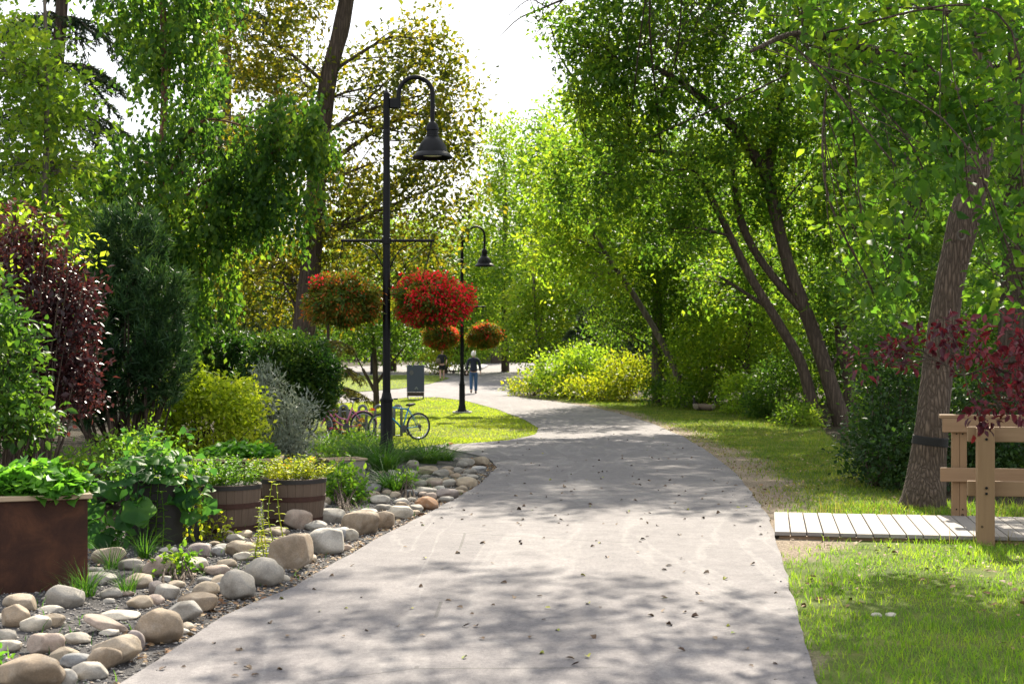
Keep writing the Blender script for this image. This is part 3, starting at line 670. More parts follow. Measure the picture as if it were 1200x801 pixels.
tree('young_birch', 'slim young tree with bright yellow green leaves rising from the sunny shrubs', 'tree',
     [[(633, 447, 78, 4.5), (632, 415, 78, 4), (627, 370, 78, 3), (625, 310, 78, 2)]],
     [(640, 330, 40, 30, 78, 1.3), (610, 355, 25, 25, 78, 1), (660, 365, 35, 25, 78, 1.1), (630, 385, 35, 22, 78, 1.1), (605, 395, 18, 20, 78, .7), (655, 400, 30, 15, 78, .8), (685, 350, 22, 22, 78, .8), (615, 415, 14, 14, 78, .5), (640, 300, 25, 20, 78, .9)],
     M_bright, M_barkg, (.18, .115), 2.2, 13, .45, .42, seed=41, twig=.012)
needle_tree('spruce_tree', 'dark blue green spruce in shade behind the sunny shrubs', 'tree',
     [(722, 450, 70, 10), (722, 380, 70, 8), (722, 300, 70, 4)],
     [(722, 440, 70, 3.2, 12), (722, 420, 70, 3.0, 12), (722, 400, 70, 2.7, 11), (722, 378, 70, 2.3, 11), (722, 355, 70, 1.9, 10), (722, 330, 70, 1.3, 9)], M_spruce, M_barkd, 42, (.25, .06), .25, 26, twigs=16)
tree('elm_tree', 'straight grey trunk tree standing in the shrubs at the bend of the path', 'tree',
     [[(770, 473, 52, 13.5), (770, 420, 52, 12.5), (771, 370, 52, 11.5), (768, 300, 52, 9), (765, 200, 52, 5)]],
     [(740, 330, 55, 45, 52, 1.8), (790, 340, 50, 45, 52, 1.8), (760, 270, 70, 50, 52, 2.2), (720, 380, 35, 22, 52, 1), (800, 390, 45, 30, 52, 1.4), (700, 300, 45, 45, 52, 1.8), (760, 200, 70, 50, 52, 2.2)],
     M_willow, M_barkg, (.1, .05), 2.6, 14, .4, .4, seed=43)
LW = 39.6
willow = tree('willow_tree', 'big willow with several leaning dark trunks shading the bend of the path', 'tree',
     [[(958, 500, LW, 16), (940, 430, LW, 13), (916, 385, LW, 11), (880, 325, LW, 10), (850, 265, LW, 8), (825, 215, LW, 8)],
      [(988, 500, LW - .2, 22), (970, 440, LW - .2, 18), (946, 370, LW, 16), (924, 310, LW, 15), (906, 240, LW, 14), (897, 205, LW, 13), (860, 150, LW - .5, 12), (800, 98, LW - 1, 8), (720, 55, LW - 1.5, 4)],
      [(941, 362, LW, 12), (915, 335, LW + .2, 10), (885, 295, LW + .3, 9), (866, 250, LW + .3, 9), (858, 190, LW + .3, 6)],
      [(897, 210, LW, 14), (912, 130, LW + .2, 10), (930, 40, LW + .5, 7), (940, -80, LW + .5, 4)],
      [(1000, 497, LW + .6, 20), (995, 440, LW + .7, 16), (985, 380, LW + .8, 14), (1000, 280, LW + 1, 10), (1015, 150, LW + 1, 6)],
      [(1020, 492, LW + 1, 14), (1028, 430, LW + 1, 12), (1040, 330, LW + 1.3, 8), (1060, 200, LW + 1.5, 5)],
      [(760, -60, 38, 5), (690, -15, 37.5, 3.5), (640, 8, 37, 2.4), (608, 22, 37, 1.5), (585, 44, 37, .8)], [(640, 8, 37, 1.8), (620, 0, 37, 1.3), (596, 18, 37, .8)], [(660, 0, 37.2, 1.8), (640, 22, 37, 1.2), (625, 46, 37, .7)],
      [(860, 190, LW - .3, 8), (800, 180, LW - .8, 6), (735, 175, LW - 1.2, 3.5)]],
     [(712, 120, 52, 50, 38, 1.8), (760, 90, 75, 60, 38.5, 2.2), (700, 200, 60, 55, 38.5, 1.8), (780, 200, 75, 60, 39, 2.2), (850, 120, 80, 70, 39.5, 2.4), (930, 90, 80, 70, 40, 2.4), (860, 210, 70, 50, 40.5, 2),
      (950, 200, 70, 70, 40, 2.2), (1040, 130, 80, 90, 40.5, 2.5), (1010, 260, 70, 60, 40, 2.2), (760, 20, 100, 50, 38, 2.2), (880, 20, 100, 50, 39, 2.4), (1020, 20, 100, 60, 40, 2.4), (700, 40, 50, 35, 37.5, 1.6), (672, 50, 22, 25, 37, .9), (645, 30, 14, 12, 37, .4),
      (676, 105, 20, 22, 37.5, .8), (780, 270, 50, 35, 39.2, 1.4), (900, 300, 40, 40, 41, 1.4), (1050, 330, 45, 40, 40, 1.5), (800, -100, 130, 70, 38, 3), (980, -110, 160, 80, 40, 3), (690, -150, 130, 60, 39, 3), (620, -240, 110, 60, 38, 2.5), (850, -260, 160, 70, 40, 3), (690, -80, 55, 22, 31, 1.3, .62), (800, -85, 60, 24, 32, 1.4, .62), (930, -80, 65, 26, 31, 1.4, .62), (870, -100, 60, 24, 28, 1.3, .62), (740, -105, 60, 24, 28, 1.2, .62), (620, -110, 45, 20, 29, 1, .62), (850, 330, 50, 30, 42, 1.4), (1000, 350, 40, 30, 39, 1.2)],  # thinned clusters above the view are added to throw shade on the path
     M_willow, M_barkd, (.155, .083), 3.6, 22, .42, .46, seed=44, sub=14, spread=.36, twig=.012, n_side=14)
# the tree by the footbridge
RT = [(1081, 604, 15.8, 74), (1081, 594, 15.8, 58), (1083, 580, 15.8, 49), (1087, 545, 15.9, 43), (1092, 500, 15.9, 38), (1098, 440, 16, 35), (1104, 390, 16, 34), (1112, 335, 16, 33), (1122, 290, 16, 33), (1130, 255, 16, 35), (1141, 215, 16, 32), (1152, 150, 16, 28), (1150, 60, 16, 22), (1130, -60, 16, 16), (1110, -220, 16, 10)]
rtrunk = trunk_path(RT, 14)
ash = tree('ash_tree', 'big grey barked tree with a dark band round its trunk beside the wooden footbridge', 'tree',
     [RT, [(1150, 150, 16, 17), (1120, 110, 15.2, 16), (1085, 85, 14.6, 15), (1040, 65, 14.2, 13), (985, 48, 13.6, 11), (930, 40, 13, 8), (880, 60, 12.4, 4)], [(1145, 40, 16, 10), (1105, 12, 15, 8), (1050, -20, 14, 5)]],
     [(1060, 90, 70, 50, 13.5, .9), (1185, 110, 50, 80, 12.5, .9), (1090, 130, 50, 40, 13.5, .7), (1010, 150, 60, 40, 13.5, .7), (1050, 195, 60, 45, 12.5, .8), (1200, 230, 34, 60, 12, .6), (1150, 165, 42, 34, 13, .5), (1120, 215, 26, 18, 13.2, .3), (1010, 260, 50, 35, 13.5, .6), (1040, 300, 42, 32, 13, .6),
      (950, 60, 50, 35, 13, .6), (1200, 340, 28, 55, 12, .5), (1025, 345, 32, 20, 13.2, .4), (1100, 20, 100, 40, 13.5, 1.2), (960, -20, 80, 40, 13, 1), (1180, 20, 60, 60, 12.5, 1), (1000, -160, 190, 90, 15, 2), 
      (650, -140, 69, 41.8, 16, 1.04, .62), (830, -150, 97.75, 49.5, 18, 1.69, .62), (1050, -130, 69, 33, 17, 1.3, .62), (730, -120, 51.75, 28.6, 17, 1.04, .62), (980, -230, 103.5, 55, 20, 1.95, .62), (740, -255, 109.25, 46.2, 22, 1.56, .62), (480, -230, 63.25, 28.6, 17, 1.04, .62), (700, -330, 126.5, 44, 17, 1.3, .62), (930, -330, 103.5, 44, 16, 1.3, .62), (610, -190, 69, 26.4, 19, 0.91, .62), (590, -270, 80.5, 30.8, 24, 1.04, .62)],  # unseen overhead leaf patches, added only to dapple the path with shadow
     M_maple, M_bark, (.105, .062), 2.2, 16, .2, .45, seed=45, sub=4, twig=.006, n_side=26, amp=.16, style='big', upn=.8, limb_min=4.2, limb_drop=0., limb_r=.55)
tb = ash.children[0]
b0 = rtrunk[np.argmin(abs(rtrunk[:, 2] - P(0, 521, 15.9).z))]; b1 = rtrunk[np.argmin(abs(rtrunk[:, 2] - P(0, 511, 15.9).z))]
mb = MB(); st = np.linspace(0, 1, 6)[:, None]; rows = b0 + (b1 - b0) * st; rows[:, 3] *= 1.035; rough_tube(mb, rows, 26, .12, 45); rebase(mb, ash.location); mb.build('tree_band', M_band, ash, True)
k0 = P(1126, 276, 15.75); mb = MB(); ring = [k0 + Vector((math.cos(a) * .042, -.015, math.sin(a) * .05)) for a in np.linspace(0, 2 * PI, 17)]
mb.tube(ring, .014, 6, False); rebase(mb, ash.location); mb.build('branch_scar', M_barkg, ash, True)
tree('purple_plum', 'dark red leaved plum branches reaching over the footbridge rail', 'tree',
     [[(1330, 720, 10.8, 26), (1320, 560, 10.8, 22), (1300, 440, 10.8, 18), (1270, 380, 10.8, 12), (1230, 350, 10.8, 6)], [(1300, 440, 10.8, 10), (1240, 420, 10.6, 7), (1180, 425, 10.5, 4), (1130, 440, 10.5, 2)]],
     [(1180, 440, 45, 32, 10.5, .35), (1140, 415, 40, 22, 10.6, .3), (1075, 408, 34, 15, 10.8, .22), (1175, 478, 40, 18, 10.4, .3), (1040, 425, 26, 10, 10.9, .15), (1010, 420, 14, 6, 11, .1), (1100, 400, 26, 12, 10.8, .2), (1195, 395, 30, 30, 10.5, .3), (1115, 390, 30, 14, 10.7, .2), (1152, 492, 18, 9, 10.4, .12), (1250, 420, 60, 70, 10.6, .5)],
     M_purple, M_barkd, (.062, .032), 1.25, 11, .1, .45, seed=46, sub=12, twig=.004, style='big', droop=.35)
# wood behind the right verge
RB = [('slender dark trunk tree behind the footbridge railing', [(1190, 600, 19, 46), (1188, 520, 19, 40), (1188, 400, 19, 36), (1190, 200, 19, 26), (1190, 0, 19, 14)], [(1190, 200, 70, 70, 19, 1.2), (1160, 60, 90, 80, 20, 1.5), (1190, 330, 60, 60, 19.5, 1)], M_shade, .09),
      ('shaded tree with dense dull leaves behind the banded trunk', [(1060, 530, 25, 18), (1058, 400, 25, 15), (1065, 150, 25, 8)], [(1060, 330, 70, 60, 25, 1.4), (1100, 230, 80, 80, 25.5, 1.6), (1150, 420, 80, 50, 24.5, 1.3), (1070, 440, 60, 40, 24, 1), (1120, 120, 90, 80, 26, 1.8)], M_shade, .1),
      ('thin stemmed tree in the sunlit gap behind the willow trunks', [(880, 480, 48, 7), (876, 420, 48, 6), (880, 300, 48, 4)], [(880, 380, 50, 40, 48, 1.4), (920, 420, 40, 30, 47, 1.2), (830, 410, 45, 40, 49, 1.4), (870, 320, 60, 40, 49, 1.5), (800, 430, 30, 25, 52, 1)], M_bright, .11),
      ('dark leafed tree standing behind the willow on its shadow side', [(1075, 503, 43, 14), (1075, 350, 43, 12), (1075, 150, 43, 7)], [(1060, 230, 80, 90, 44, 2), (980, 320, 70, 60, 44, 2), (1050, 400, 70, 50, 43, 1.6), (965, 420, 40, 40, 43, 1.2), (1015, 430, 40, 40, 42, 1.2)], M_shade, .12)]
for i, (lab, tr, cl, m, lf) in enumerate(RB):
    tree('broadleaf_tree', lab, 'tree', [tr], cl, m, M_barkd, (lf, lf * .58), 3.2, 14, lf * 3.6, .38, seed=60 + i, group='trees beyond the right verge')

# woods closing the view
rs = np.random.RandomState(77); lv = Leaves()
cl = []
for px in range(-260, 1500, 50):
    top = np.interp(px, [-260, 0, 200, 420, 560, 640, 700, 900, 1500], [150, 230, 270, 310, 330, 300, 200, 120, 60]) + rs.uniform(-20, 20)
    Yd = rs.uniform(135, 150); cl.append((px, (top + 440) / 2, 48, (440 - top) / 2, Yd, 6))
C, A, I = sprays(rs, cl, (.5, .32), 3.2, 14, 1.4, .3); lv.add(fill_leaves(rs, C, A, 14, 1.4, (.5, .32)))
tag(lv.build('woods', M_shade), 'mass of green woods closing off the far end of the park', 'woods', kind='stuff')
lv = Leaves(); cl = []
for px in range(800, 1500, 45):
    Yd = rs.uniform(50, 56); cl.append((px, 330 + rs.uniform(-20, 20), 42, 150, Yd, 3))
for px in range(-400, 60, 45):
    Yd = rs.uniform(44, 50); cl.append((px, 330, 42, 100 + rs.uniform(-30, 40), Yd, 3))
C, A, I = sprays(rs, cl, (.26, .16), 2.6, 14, .8, .3); lv.add(fill_leaves(rs, C, A, 14, .8, (.26, .16)))
tag(lv.build('undergrowth_woods', M_shade), 'dense shaded thicket filling the space behind the nearer trees', 'woods', kind='stuff')
# ------------------------------------------------------------------ shrubs
# mugo pine: tufts of needles standing up on a lumpy body
def tufts(name, label, cat, clusters, mat, seed, need=(.12, .018), per=34, sp=.16, core=None):
    rs = np.random.RandomState(seed); c0 = P(*clusters[0][:2], clusters[0][4]); root = empty(name, Vector((c0.x, c0.y, gz(c0.x, c0.y))), label, cat)
    Pp, Dd = [], []
    for px, py, rx, ry, Y, dY in clusters:
        c = np.array(P(px, py, Y)); ax = np.array([rx * Y / F, dY, ry * Y / F]); n = int(2.2 * PI * ax[0] * ax[2] / sp ** 2 * 2.6)
        d = sph(rs, n); p = c + d * ax * (rs.uniform(.2, 1.05, n) ** .55)[:, None] * (.85 + .3 * vnoise(d * 3 + px, 4))[:, None]
        a = nrm(d * .6 + rs.normal(0, .25, d.shape) + [0, 0, .75]); Pp.append(p); Dd.append(a)
    C = np.concatenate(Pp); A = np.concatenate(Dd); ok = C[:, 2] > T(C[:, 0], C[:, 1]) + .05; C, A = C[ok], A[ok]; n = len(C)
    u = rs.uniform(-1, .35, (n, per, 1)); pos = C[:, None] + A[:, None] * u * sp
    D = A[:, None] * .8 + rs.normal(0, .42, (n, per, 3)); s = rs.uniform(.7, 1.2, n * per)
    lv = Leaves(); lv.add(leaf_geo(pos.reshape(-1, 3), D.reshape(-1, 3), rs.normal(0, 1, (n * per, 3)), need[0] * s, need[1] * s, 'needle')); lv.build('foliage', mat, root)
    mb = MB()
    for q in C[rs.permutation(n)[:40]]:
        s0 = root.location + Vector((rs.normal(0, .15), rs.normal(0, .15), -.03)); m = np.array(s0) * .4 + q * .6 + [0, 0, -.12]
        b = spline([s0, m, q], 5); mb.tube(b, list(np.linspace(.03, .008, len(b))), 5, False)
    rebase(mb, root.location); mb.build('stem', M_barkd, root); return root
tufts('mugo_pine', 'large dark round pine bush with upright needle tufts behind the planters', 'shrub',
      [(150, 400, 68, 95, 17.5, .8), (120, 330, 50, 70, 17.6, .6), (185, 350, 40, 50, 17.4, .5), (150, 280, 45, 40, 17.6, .5), (100, 440, 50, 60, 17.3, .6), (195, 420, 33, 50, 17.3, .5)], M_needle, 21)
bush('ninebark', 'copper purple leaved shrub with glossy leaves beside the dark pine', 'shrub',
     [(45, 350, 48, 65, 13.6, .5), (20, 290, 50, 45, 13.6, .5), (75, 420, 38, 60, 13.5, .4), (50, 450, 45, 50, 13.6, .4), (88, 360, 24, 40, 13.5, .3), (95, 455, 18, 35, 13.4, .2), (-20, 400, 50, 120, 13.8, .5)], M_ninebark, (.06, .036), 4.2, 11, .13, .36, .15, seed=22, base=W(30, 640), curl=.2)
bush('dogwood', 'green broad leaved shrub above the rusty planter in front of the copper shrub', 'shrub',
     [(0, 440, 40, 60, 11.7, .4), (-25, 370, 42, 40, 11.8, .4), (28, 480, 32, 26, 11.6, .3), (-8, 400, 38, 45, 11.7, .35), (0, 500, 50, 30, 11.6, .3)], M_leafy, (.075, .036), 3.6, 10, .13, .36, .1, seed=23, base=W(-20, 655), style='big')
bush('climbing_shrub', 'bright yellow green shoots topping the copper shrub', 'shrub', [(40, 262, 35, 22, 13.3, .25), (90, 290, 22, 16, 13.3, .2), (5, 330, 22, 20, 12.6, .2)], M_bright, (.06, .035), 1.5, 9, .13, .36, .1, seed=24, base=W(20, 630))
bush('spirea', 'rounded golden yellow shrub behind the wooden rimmed planter', 'shrub',
     [(232, 490, 70, 42, 18.6, .7), (192, 478, 34, 28, 18.5, .5), (260, 468, 45, 22, 18.6, .5), (185, 510, 30, 28, 18.3, .4), (290, 500, 28, 30, 18.5, .4), (215, 455, 16, 14, 18.6, .2), (275, 452, 18, 14, 18.7, .2), (245, 446, 12, 12, 18.6, .2)], M_chart, (.065, .038), 4.2, 9, .13, .42, 0, seed=25, base=W(238, 562))
bush('artemisia', 'silvery grey feathery shrub beside the golden one', 'shrub',
     [(342, 506, 23, 28, 19.2, .4), (318, 460, 14, 28, 19.4, .2), (350, 478, 18, 16, 19.1, .25), (325, 515, 20, 28, 19.2, .3), (340, 530, 24, 22, 19, .35), (312, 450, 5, 22, 19.4, .08), (333, 445, 4, 18, 19.4, .08)], M_sage, (.075, .018), 3.2, 12, .14, .42, -.4, seed=26, base=W(335, 552))
bush('globe_cedar', 'clipped round dark green hedge bush beside the bicycles', 'shrub', [(344, 442, 50, 50, 24.5, .8), (330, 425, 40, 30, 24.6, .6), (370, 450, 26, 38, 24.4, .5), (310, 460, 35, 40, 24.6, .6)], M_cedar, (.06, .034), 9, 14, .1, .22, -.1, seed=27, base=W(344, 528), outer=5)
bush('globe_cedar', 'low flat topped dark hedge bush behind the golden shrub', 'shrub', [(262, 430, 38, 42, 26.5, .8), (240, 440, 25, 40, 26.5, .6), (285, 425, 25, 30, 26.4, .6)], M_cedar, (.06, .034), 9, 14, .1, .22, -.1, seed=28, base=W(262, 520), outer=5)
bush('currant_bush', 'straggly light green bush in the gap behind the squash pot', 'shrub', [(160, 515, 32, 18, 15.6, .4), (215, 545, 25, 18, 15, .3), (150, 535, 22, 18, 15, .3)], M_herb, (.045, .026), 2.0, 10, .12, .38, .1, seed=29, base=W(180, 590))
bush('leafy_shrub', 'low leafy plant growing by the right hand barrel among the stones', 'plant', [(407, 578, 24, 26, 16.3, .25), (398, 560, 16, 14, 16.4, .2), (420, 590, 12, 14, 16.2, .15)], M_herb, (.06, .03), 4, 9, .1, .33, .15, seed=31, style='big', base=W(407, 601))
bush('leafy_sprout', 'small upright sprout between the cobbles in front of the grass clumps', 'plant', [(477, 572, 8, 22, 17.6, .1), (474, 585, 13, 10, 17.5, .12)], M_herb, (.055, .026), 3, 8, .08, .3, 0, seed=32, style='big', base=W(476, 592))
bush('flowering_shrub', 'mixed green perennials with rough leaves behind the grass clumps', 'plant', [(378, 540, 28, 20, 21, .5), (402, 525, 25, 14, 22.5, .4), (425, 520, 25, 14, 24, .4)], M_herb, (.06, .03), 4, 10, .12, .33, .1, seed=33, base=W(390, 552))
bush('ground_cover', 'dark low ground cover in the shade under the copper shrub and the pine', 'plant', [(115, 545, 55, 14, 15.6, .6), (60, 560, 60, 18, 14.8, .6), (150, 530, 40, 14, 16.5, .5), (210, 560, 30, 14, 15.5, .4)], M_shade, (.06, .035), 4, 10, .12, .3, 0, seed=37, base=W(110, 575), stems=4)
# sunny shrubs of the bed at the bend
SB = [('low bright shrub at the pointed tip of the planted bed', [(622, 452, 26, 13, 57, 1)], M_yherb), ('bright mounded shrub under the slim young tree', [(655, 440, 32, 24, 56, 1.2)], M_bright), ('tall yellow green shrub in the middle of the planted bed', [(690, 437, 30, 28, 56, 1.2), (678, 425, 22, 18, 57, 1)], M_bright),
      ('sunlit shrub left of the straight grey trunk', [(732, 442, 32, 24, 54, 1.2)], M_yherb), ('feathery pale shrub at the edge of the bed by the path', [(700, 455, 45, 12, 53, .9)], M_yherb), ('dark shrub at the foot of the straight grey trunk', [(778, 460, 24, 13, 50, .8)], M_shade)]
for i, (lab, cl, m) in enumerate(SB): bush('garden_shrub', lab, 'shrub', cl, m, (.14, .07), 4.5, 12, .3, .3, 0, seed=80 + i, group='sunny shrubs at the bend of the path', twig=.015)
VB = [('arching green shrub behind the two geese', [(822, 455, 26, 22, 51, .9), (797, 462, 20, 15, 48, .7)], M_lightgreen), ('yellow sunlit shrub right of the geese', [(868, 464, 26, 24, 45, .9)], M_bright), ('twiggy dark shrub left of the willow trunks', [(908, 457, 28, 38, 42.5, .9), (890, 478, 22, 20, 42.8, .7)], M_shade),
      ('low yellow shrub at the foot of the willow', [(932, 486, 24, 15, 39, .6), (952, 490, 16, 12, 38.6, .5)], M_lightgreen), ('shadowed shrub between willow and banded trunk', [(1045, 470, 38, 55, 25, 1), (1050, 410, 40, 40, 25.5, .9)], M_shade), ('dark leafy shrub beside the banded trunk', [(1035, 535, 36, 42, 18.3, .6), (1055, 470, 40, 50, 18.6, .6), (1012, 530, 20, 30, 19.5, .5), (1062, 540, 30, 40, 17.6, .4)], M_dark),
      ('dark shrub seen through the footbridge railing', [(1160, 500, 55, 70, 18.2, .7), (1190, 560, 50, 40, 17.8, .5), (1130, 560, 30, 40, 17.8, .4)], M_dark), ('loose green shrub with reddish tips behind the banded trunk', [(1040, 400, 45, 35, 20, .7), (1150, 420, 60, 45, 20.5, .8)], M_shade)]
for i, (lab, cl, m) in enumerate(VB): bush('wild_shrub', lab, 'shrub', cl, m, (.07 if cl[0][4] < 30 else .1, .04 if cl[0][4] < 30 else .055), 4.2, 12, .2, .34, .1, seed=90 + i, group='wild shrubs along the right verge', twig=.01)
# plants of the round bed far behind
for i, (lab, cl, m) in enumerate([('pale yellow perennials behind the walker in black shorts', [(512, 420, 18, 12, 92, 1)], M_yherb), ('low green shrub right of the walker in black shorts', [(545, 424, 14, 9, 90, .8)], M_lightgreen), ('olive coloured shrub under the farther flower basket', [(530, 408, 22, 16, 95, 1.2)], M_olive), ('sunny shrub beyond the grey wall end', [(566, 412, 12, 10, 118, 1)], M_bright)]):
    bush('park_shrub', lab, 'shrub', cl, m, (.18, .1), 4.2, 12, .35, .3, 0, seed=100 + i, group='shrubs far behind the walkers', twig=.015)
# dark evergreen shrub under the far trees to the right of the far path
bush('evergreen_shrub', 'dark evergreen shrub at the end of the far path', 'shrub', [(612, 412, 22, 14, 124, 1.5), (640, 408, 25, 20, 124, 1.5)], M_dark, (.2, .11), 5, 12, .4, .25, 0, seed=105)

# ------------------------------------------------------------------ planters
def planter(px, py, w, d, h, rz, label, rim=.035):
    o = W(px, py); r = empty('steel_planter', o, label, 'planter', 'rusty steel planter boxes', rz)
    mb = MB(); t = .012
    for sx, sy, ww, dd in ((0, -1, w, t), (0, 1, w, t), (-1, 0, t, d - 2 * t), (1, 0, t, d - 2 * t)):
        mb.box((sx * (w - t) / 2, sy * (d - t) / 2, h / 2 - .02), (ww, dd, h))
    mb.build('box_wall', M_rust, r)
    mb = MB(); f = .1
    for sy in (-1, 1): mb.box((0, sy * (d / 2 - f / 2 + .03), h + rim / 2 - .018), (w + .06, f, rim), bev=.004)
    for sx in (-1, 1): mb.box((sx * (w / 2 - f / 2 + .03), 0, h + rim / 2 - .018), (f, d - 2 * f + .056, rim), bev=.004)
    mb.build('rim', M_rim, r)
    MB().box((0, 0, h - .07), (w - .03, d - .03, .04)).build('soil', M_soil, r); return r
pl1 = planter(40, 688, .7, .6, .68, .38, 'large rusty steel planter box with a pale wooden rim full of lettuce')
pl2 = planter(280, 580, .98, .62, .44, .1, 'rusty steel planter box with wooden rim standing behind the two barrels')
def greens(name, label, base, rx, ry, z0, n, L, Wd, hgt, mat, seed, cat='plant', curl=.5, lean=.5):
    """rosette greens: leaves on short stalks over an area"""
    rs = np.random.RandomState(seed); o = Vector(base); root = empty(name, o, label, cat)
    x = rs.uniform(-1, 1, n); y = rs.uniform(-1, 1, n); k = x * x + y * y < 1.35; x, y = x[k], y[k]; n = len(x)
    edge = np.clip(np.hypot(x, y), 0, 1.2); z = hgt * (1 - .5 * edge ** 2) * rs.uniform(.25, 1, n)
    pos = np.stack([x * rx, y * ry, z0 + z], 1); D = np.stack([x * lean + rs.normal(0, .6, n), y * lean + rs.normal(0, .6, n), rs.uniform(-.25, .9, n)], 1)
    N = np.stack([rs.normal(0, .5, n), rs.normal(0, .5, n), np.full(n, 1.0)], 1); s = rs.uniform(.6, 1.25, n)
    lv = Leaves(); V, Fc = leaf_geo(pos, D, N, L * s, Wd * s, 'big', fold=.12, curl=curl); V = V + (vnoise(V * 28, 3)[:, None] - .5) * .03; lv.add((V, Fc))
    me = np_mesh('foliage', np.concatenate(lv.V), [np.concatenate(f) for f in lv.F.values()]); link('foliage', me, mat, root)
    mb = MB()
    for q in pos[rs.permutation(n)[:max(12, n // 8)]]: mb.tube([(q[0] * .55, q[1] * .55, z0 - .06), (q[0] * .8, q[1] * .8, (z0 + q[2]) / 2), q], [.008, .006, .004], 4, False)
    mb.build('stem', mat, root); return root
b = pl1.location; g1 = greens('lettuce', 'bed of bright curly lettuce leaves filling the large rusty planter', b, .36, .29, .64, 1300, .085, .08, .27, M_kale, 1)
b = pl2.location; greens('leaf_vegetable', 'dark green leaf vegetables filling the planter behind the barrels', b, .44, .27, .43, 800, .09, .06, .2, M_kale, 2)
# barrels
def barrel(px, py, label):
    o = W(px, py); o.y += .28; r = empty('half_barrel', (o.x, o.y, gz(o.x, o.y)), label, 'barrel', 'half barrel planters', px * .1)
    R0, R1, H, ns = .268, .322, .47, 26
    def rad(z): return R0 + (R1 - R0) * math.sin(min(1, z / H * .9 + .1) * PI / 2)
    def stave(w, z):
        f = (w * ns / (2 * PI)) % 1; j = int(w * ns / (2 * PI)); return 1 - (.014 if f < .07 or f > .93 else 0) + .006 * math.sin(j * 7.3)
    MB().lathe([(rad(z), z) for z in np.linspace(0, H, 9)] + [(rad(H) - .03, H), (rad(H) - .035, H - .08)], ns * 8, fn=stave).build('staves', M_stave, r)
    for a, c in ((.03, .085), (.25, .3), (H - .045, H - .006)):
        MB().lathe([(rad(a) + .001, a), (rad(a) + .007, a), (rad(c) + .007, c), (rad(c) + .001, c)], 48).build('hoop', M_hoop if c < .4 else M_pot, r, True, 40)
    MB().lathe([(0.001, H - .055), (R1 - .036, H - .055)], 32).build('soil', M_soil, r); return r
ba1 = barrel(259, 628, 'weathered half barrel with rusty hoops full of light green herbs')
ba2 = barrel(339, 618, 'weathered half barrel planted with yellow green herbs, next to the other one')
def herb(label, base, rx, z0, hgt, n, mat, seed, L=.05, flowers=None):
    rs = np.random.RandomState(seed); root = empty('herb_plant', base, label, 'plant', 'herbs growing in the barrels'); lv = Leaves(); mb = MB(); tips = []
    for k in range(n):
        a = rs.uniform(0, 2 * PI); r = rx * math.sqrt(rs.uniform(0, 1)) * .8; s = np.array([r * math.cos(a), r * math.sin(a), z0])
        e = s + [rs.normal(0, .07) + s[0] * .35, rs.normal(0, .07) + s[1] * .35, hgt * rs.uniform(.45, 1.05) * (1 - .35 * (r / rx) ** 2)]
        b = spline([s, (s + e) / 2 + rs.normal(0, .015, 3), e], 4); mb.tube(b, list(np.linspace(.003, .0015, len(b))), 3, False); tips.append(e)
        m = 11; t = rs.uniform(.2, 1, m); p = s + (e - s) * t[:, None]; ph = rs.uniform(0, 6.3, m)
        D = np.stack([np.cos(ph), np.sin(ph), rs.uniform(-.1, .7, m)], 1); lv.add(leaf_geo(p, D, np.tile([0, 0, 1.], (m, 1)) + rs.normal(0, .3, (m, 3)), L * rs.uniform(.5, 1.2, m), L * .5 * rs.uniform(.6, 1.2, m), 'quad'))
    me = np_mesh('foliage', np.concatenate(lv.V), [np.concatenate(f) for f in lv.F.values()]); link('foliage', me, mat, root); mb.build('stem', mat, root)
    if flowers:
        for q in rs.permutation(len(tips))[:flowers]: add_blossom(root, tips[q] + np.array([0, 0, .01]), .016, M_yellowp, rs)
    return root
def add_blossom(root, p, r, mat, rs, n=9):
    a = np.linspace(0, 2 * PI, n, endpoint=False) + rs.uniform(0, 6); D = np.stack([np.cos(a), np.sin(a), rs.uniform(-.1, .5, n)], 1); V, Fc = leaf_geo(np.tile(p, (n, 1)), D, np.tile([0, 0, 1.], (n, 1)), np.full(n, r), np.full(n, r * .7), 'quad')
    return link('blossom', np_mesh('blossom', V, Fc), mat, root)
herb('light green herbs overflowing the barrel nearer the squash pot', ba1.location, .32, .43, .32, 150, M_herb, 3)
herb('yellow green herbs with tiny yellow flowers in the barrel nearer the boulders', ba2.location, .32, .43, .27, 170, M_yherb, 4, .045, 12)
# dark pot with squash
o = W(180, 640); o.y += .33; o.z = gz(o.x, o.y); pot = empty('steel_pot', o, 'dark round steel pot overgrown by big squash leaves', 'pot')
MB().lathe([(.33, 0), (.335, .56), (.345, .565), (.345, .58), (.32, .58), (.315, .5), (.001, .5)], 40).build('pot_wall', M_pot, pot, True, 35)
def round_leaf(lv, p, D, N, R, rs, cup=.18):
    D = np.array(D) / np.linalg.norm(D); N = np.array(N, float); S = np.cross(D, N); S /= np.linalg.norm(S); N = np.cross(S, D); n = 22
    a = np.linspace(-PI * .94, PI * .94, n); lob = 1 + .09 * np.cos(5 * a) + rs.normal(0, .02, n); rr = R * lob * (1 - .22 * np.clip(np.abs(a) - 2.2, 0, 1))
    c = p + D * R * .35; ring = [c + (D * math.cos(x) + S * math.sin(x)) * r * .55 - N * R * .02 + N * .012 * math.cos(5 * x) for x, r in zip(a, rr)]; out = [c + (D * math.cos(x) + S * math.sin(x)) * r + N * R * (-cup * (abs(x) > -1) + .05 * math.cos(5 * x)) for x, r in zip(a, rr)]
    V = np.array([c] + ring + out); tri = np.array([[0, 1 + i, 2 + i] for i in range(n - 1)]); quad = np.array([[1 + i, 1 + n + i, 2 + n + i, 2 + i] for i in range(n - 1)]); lv.add((V, [tri, quad]))
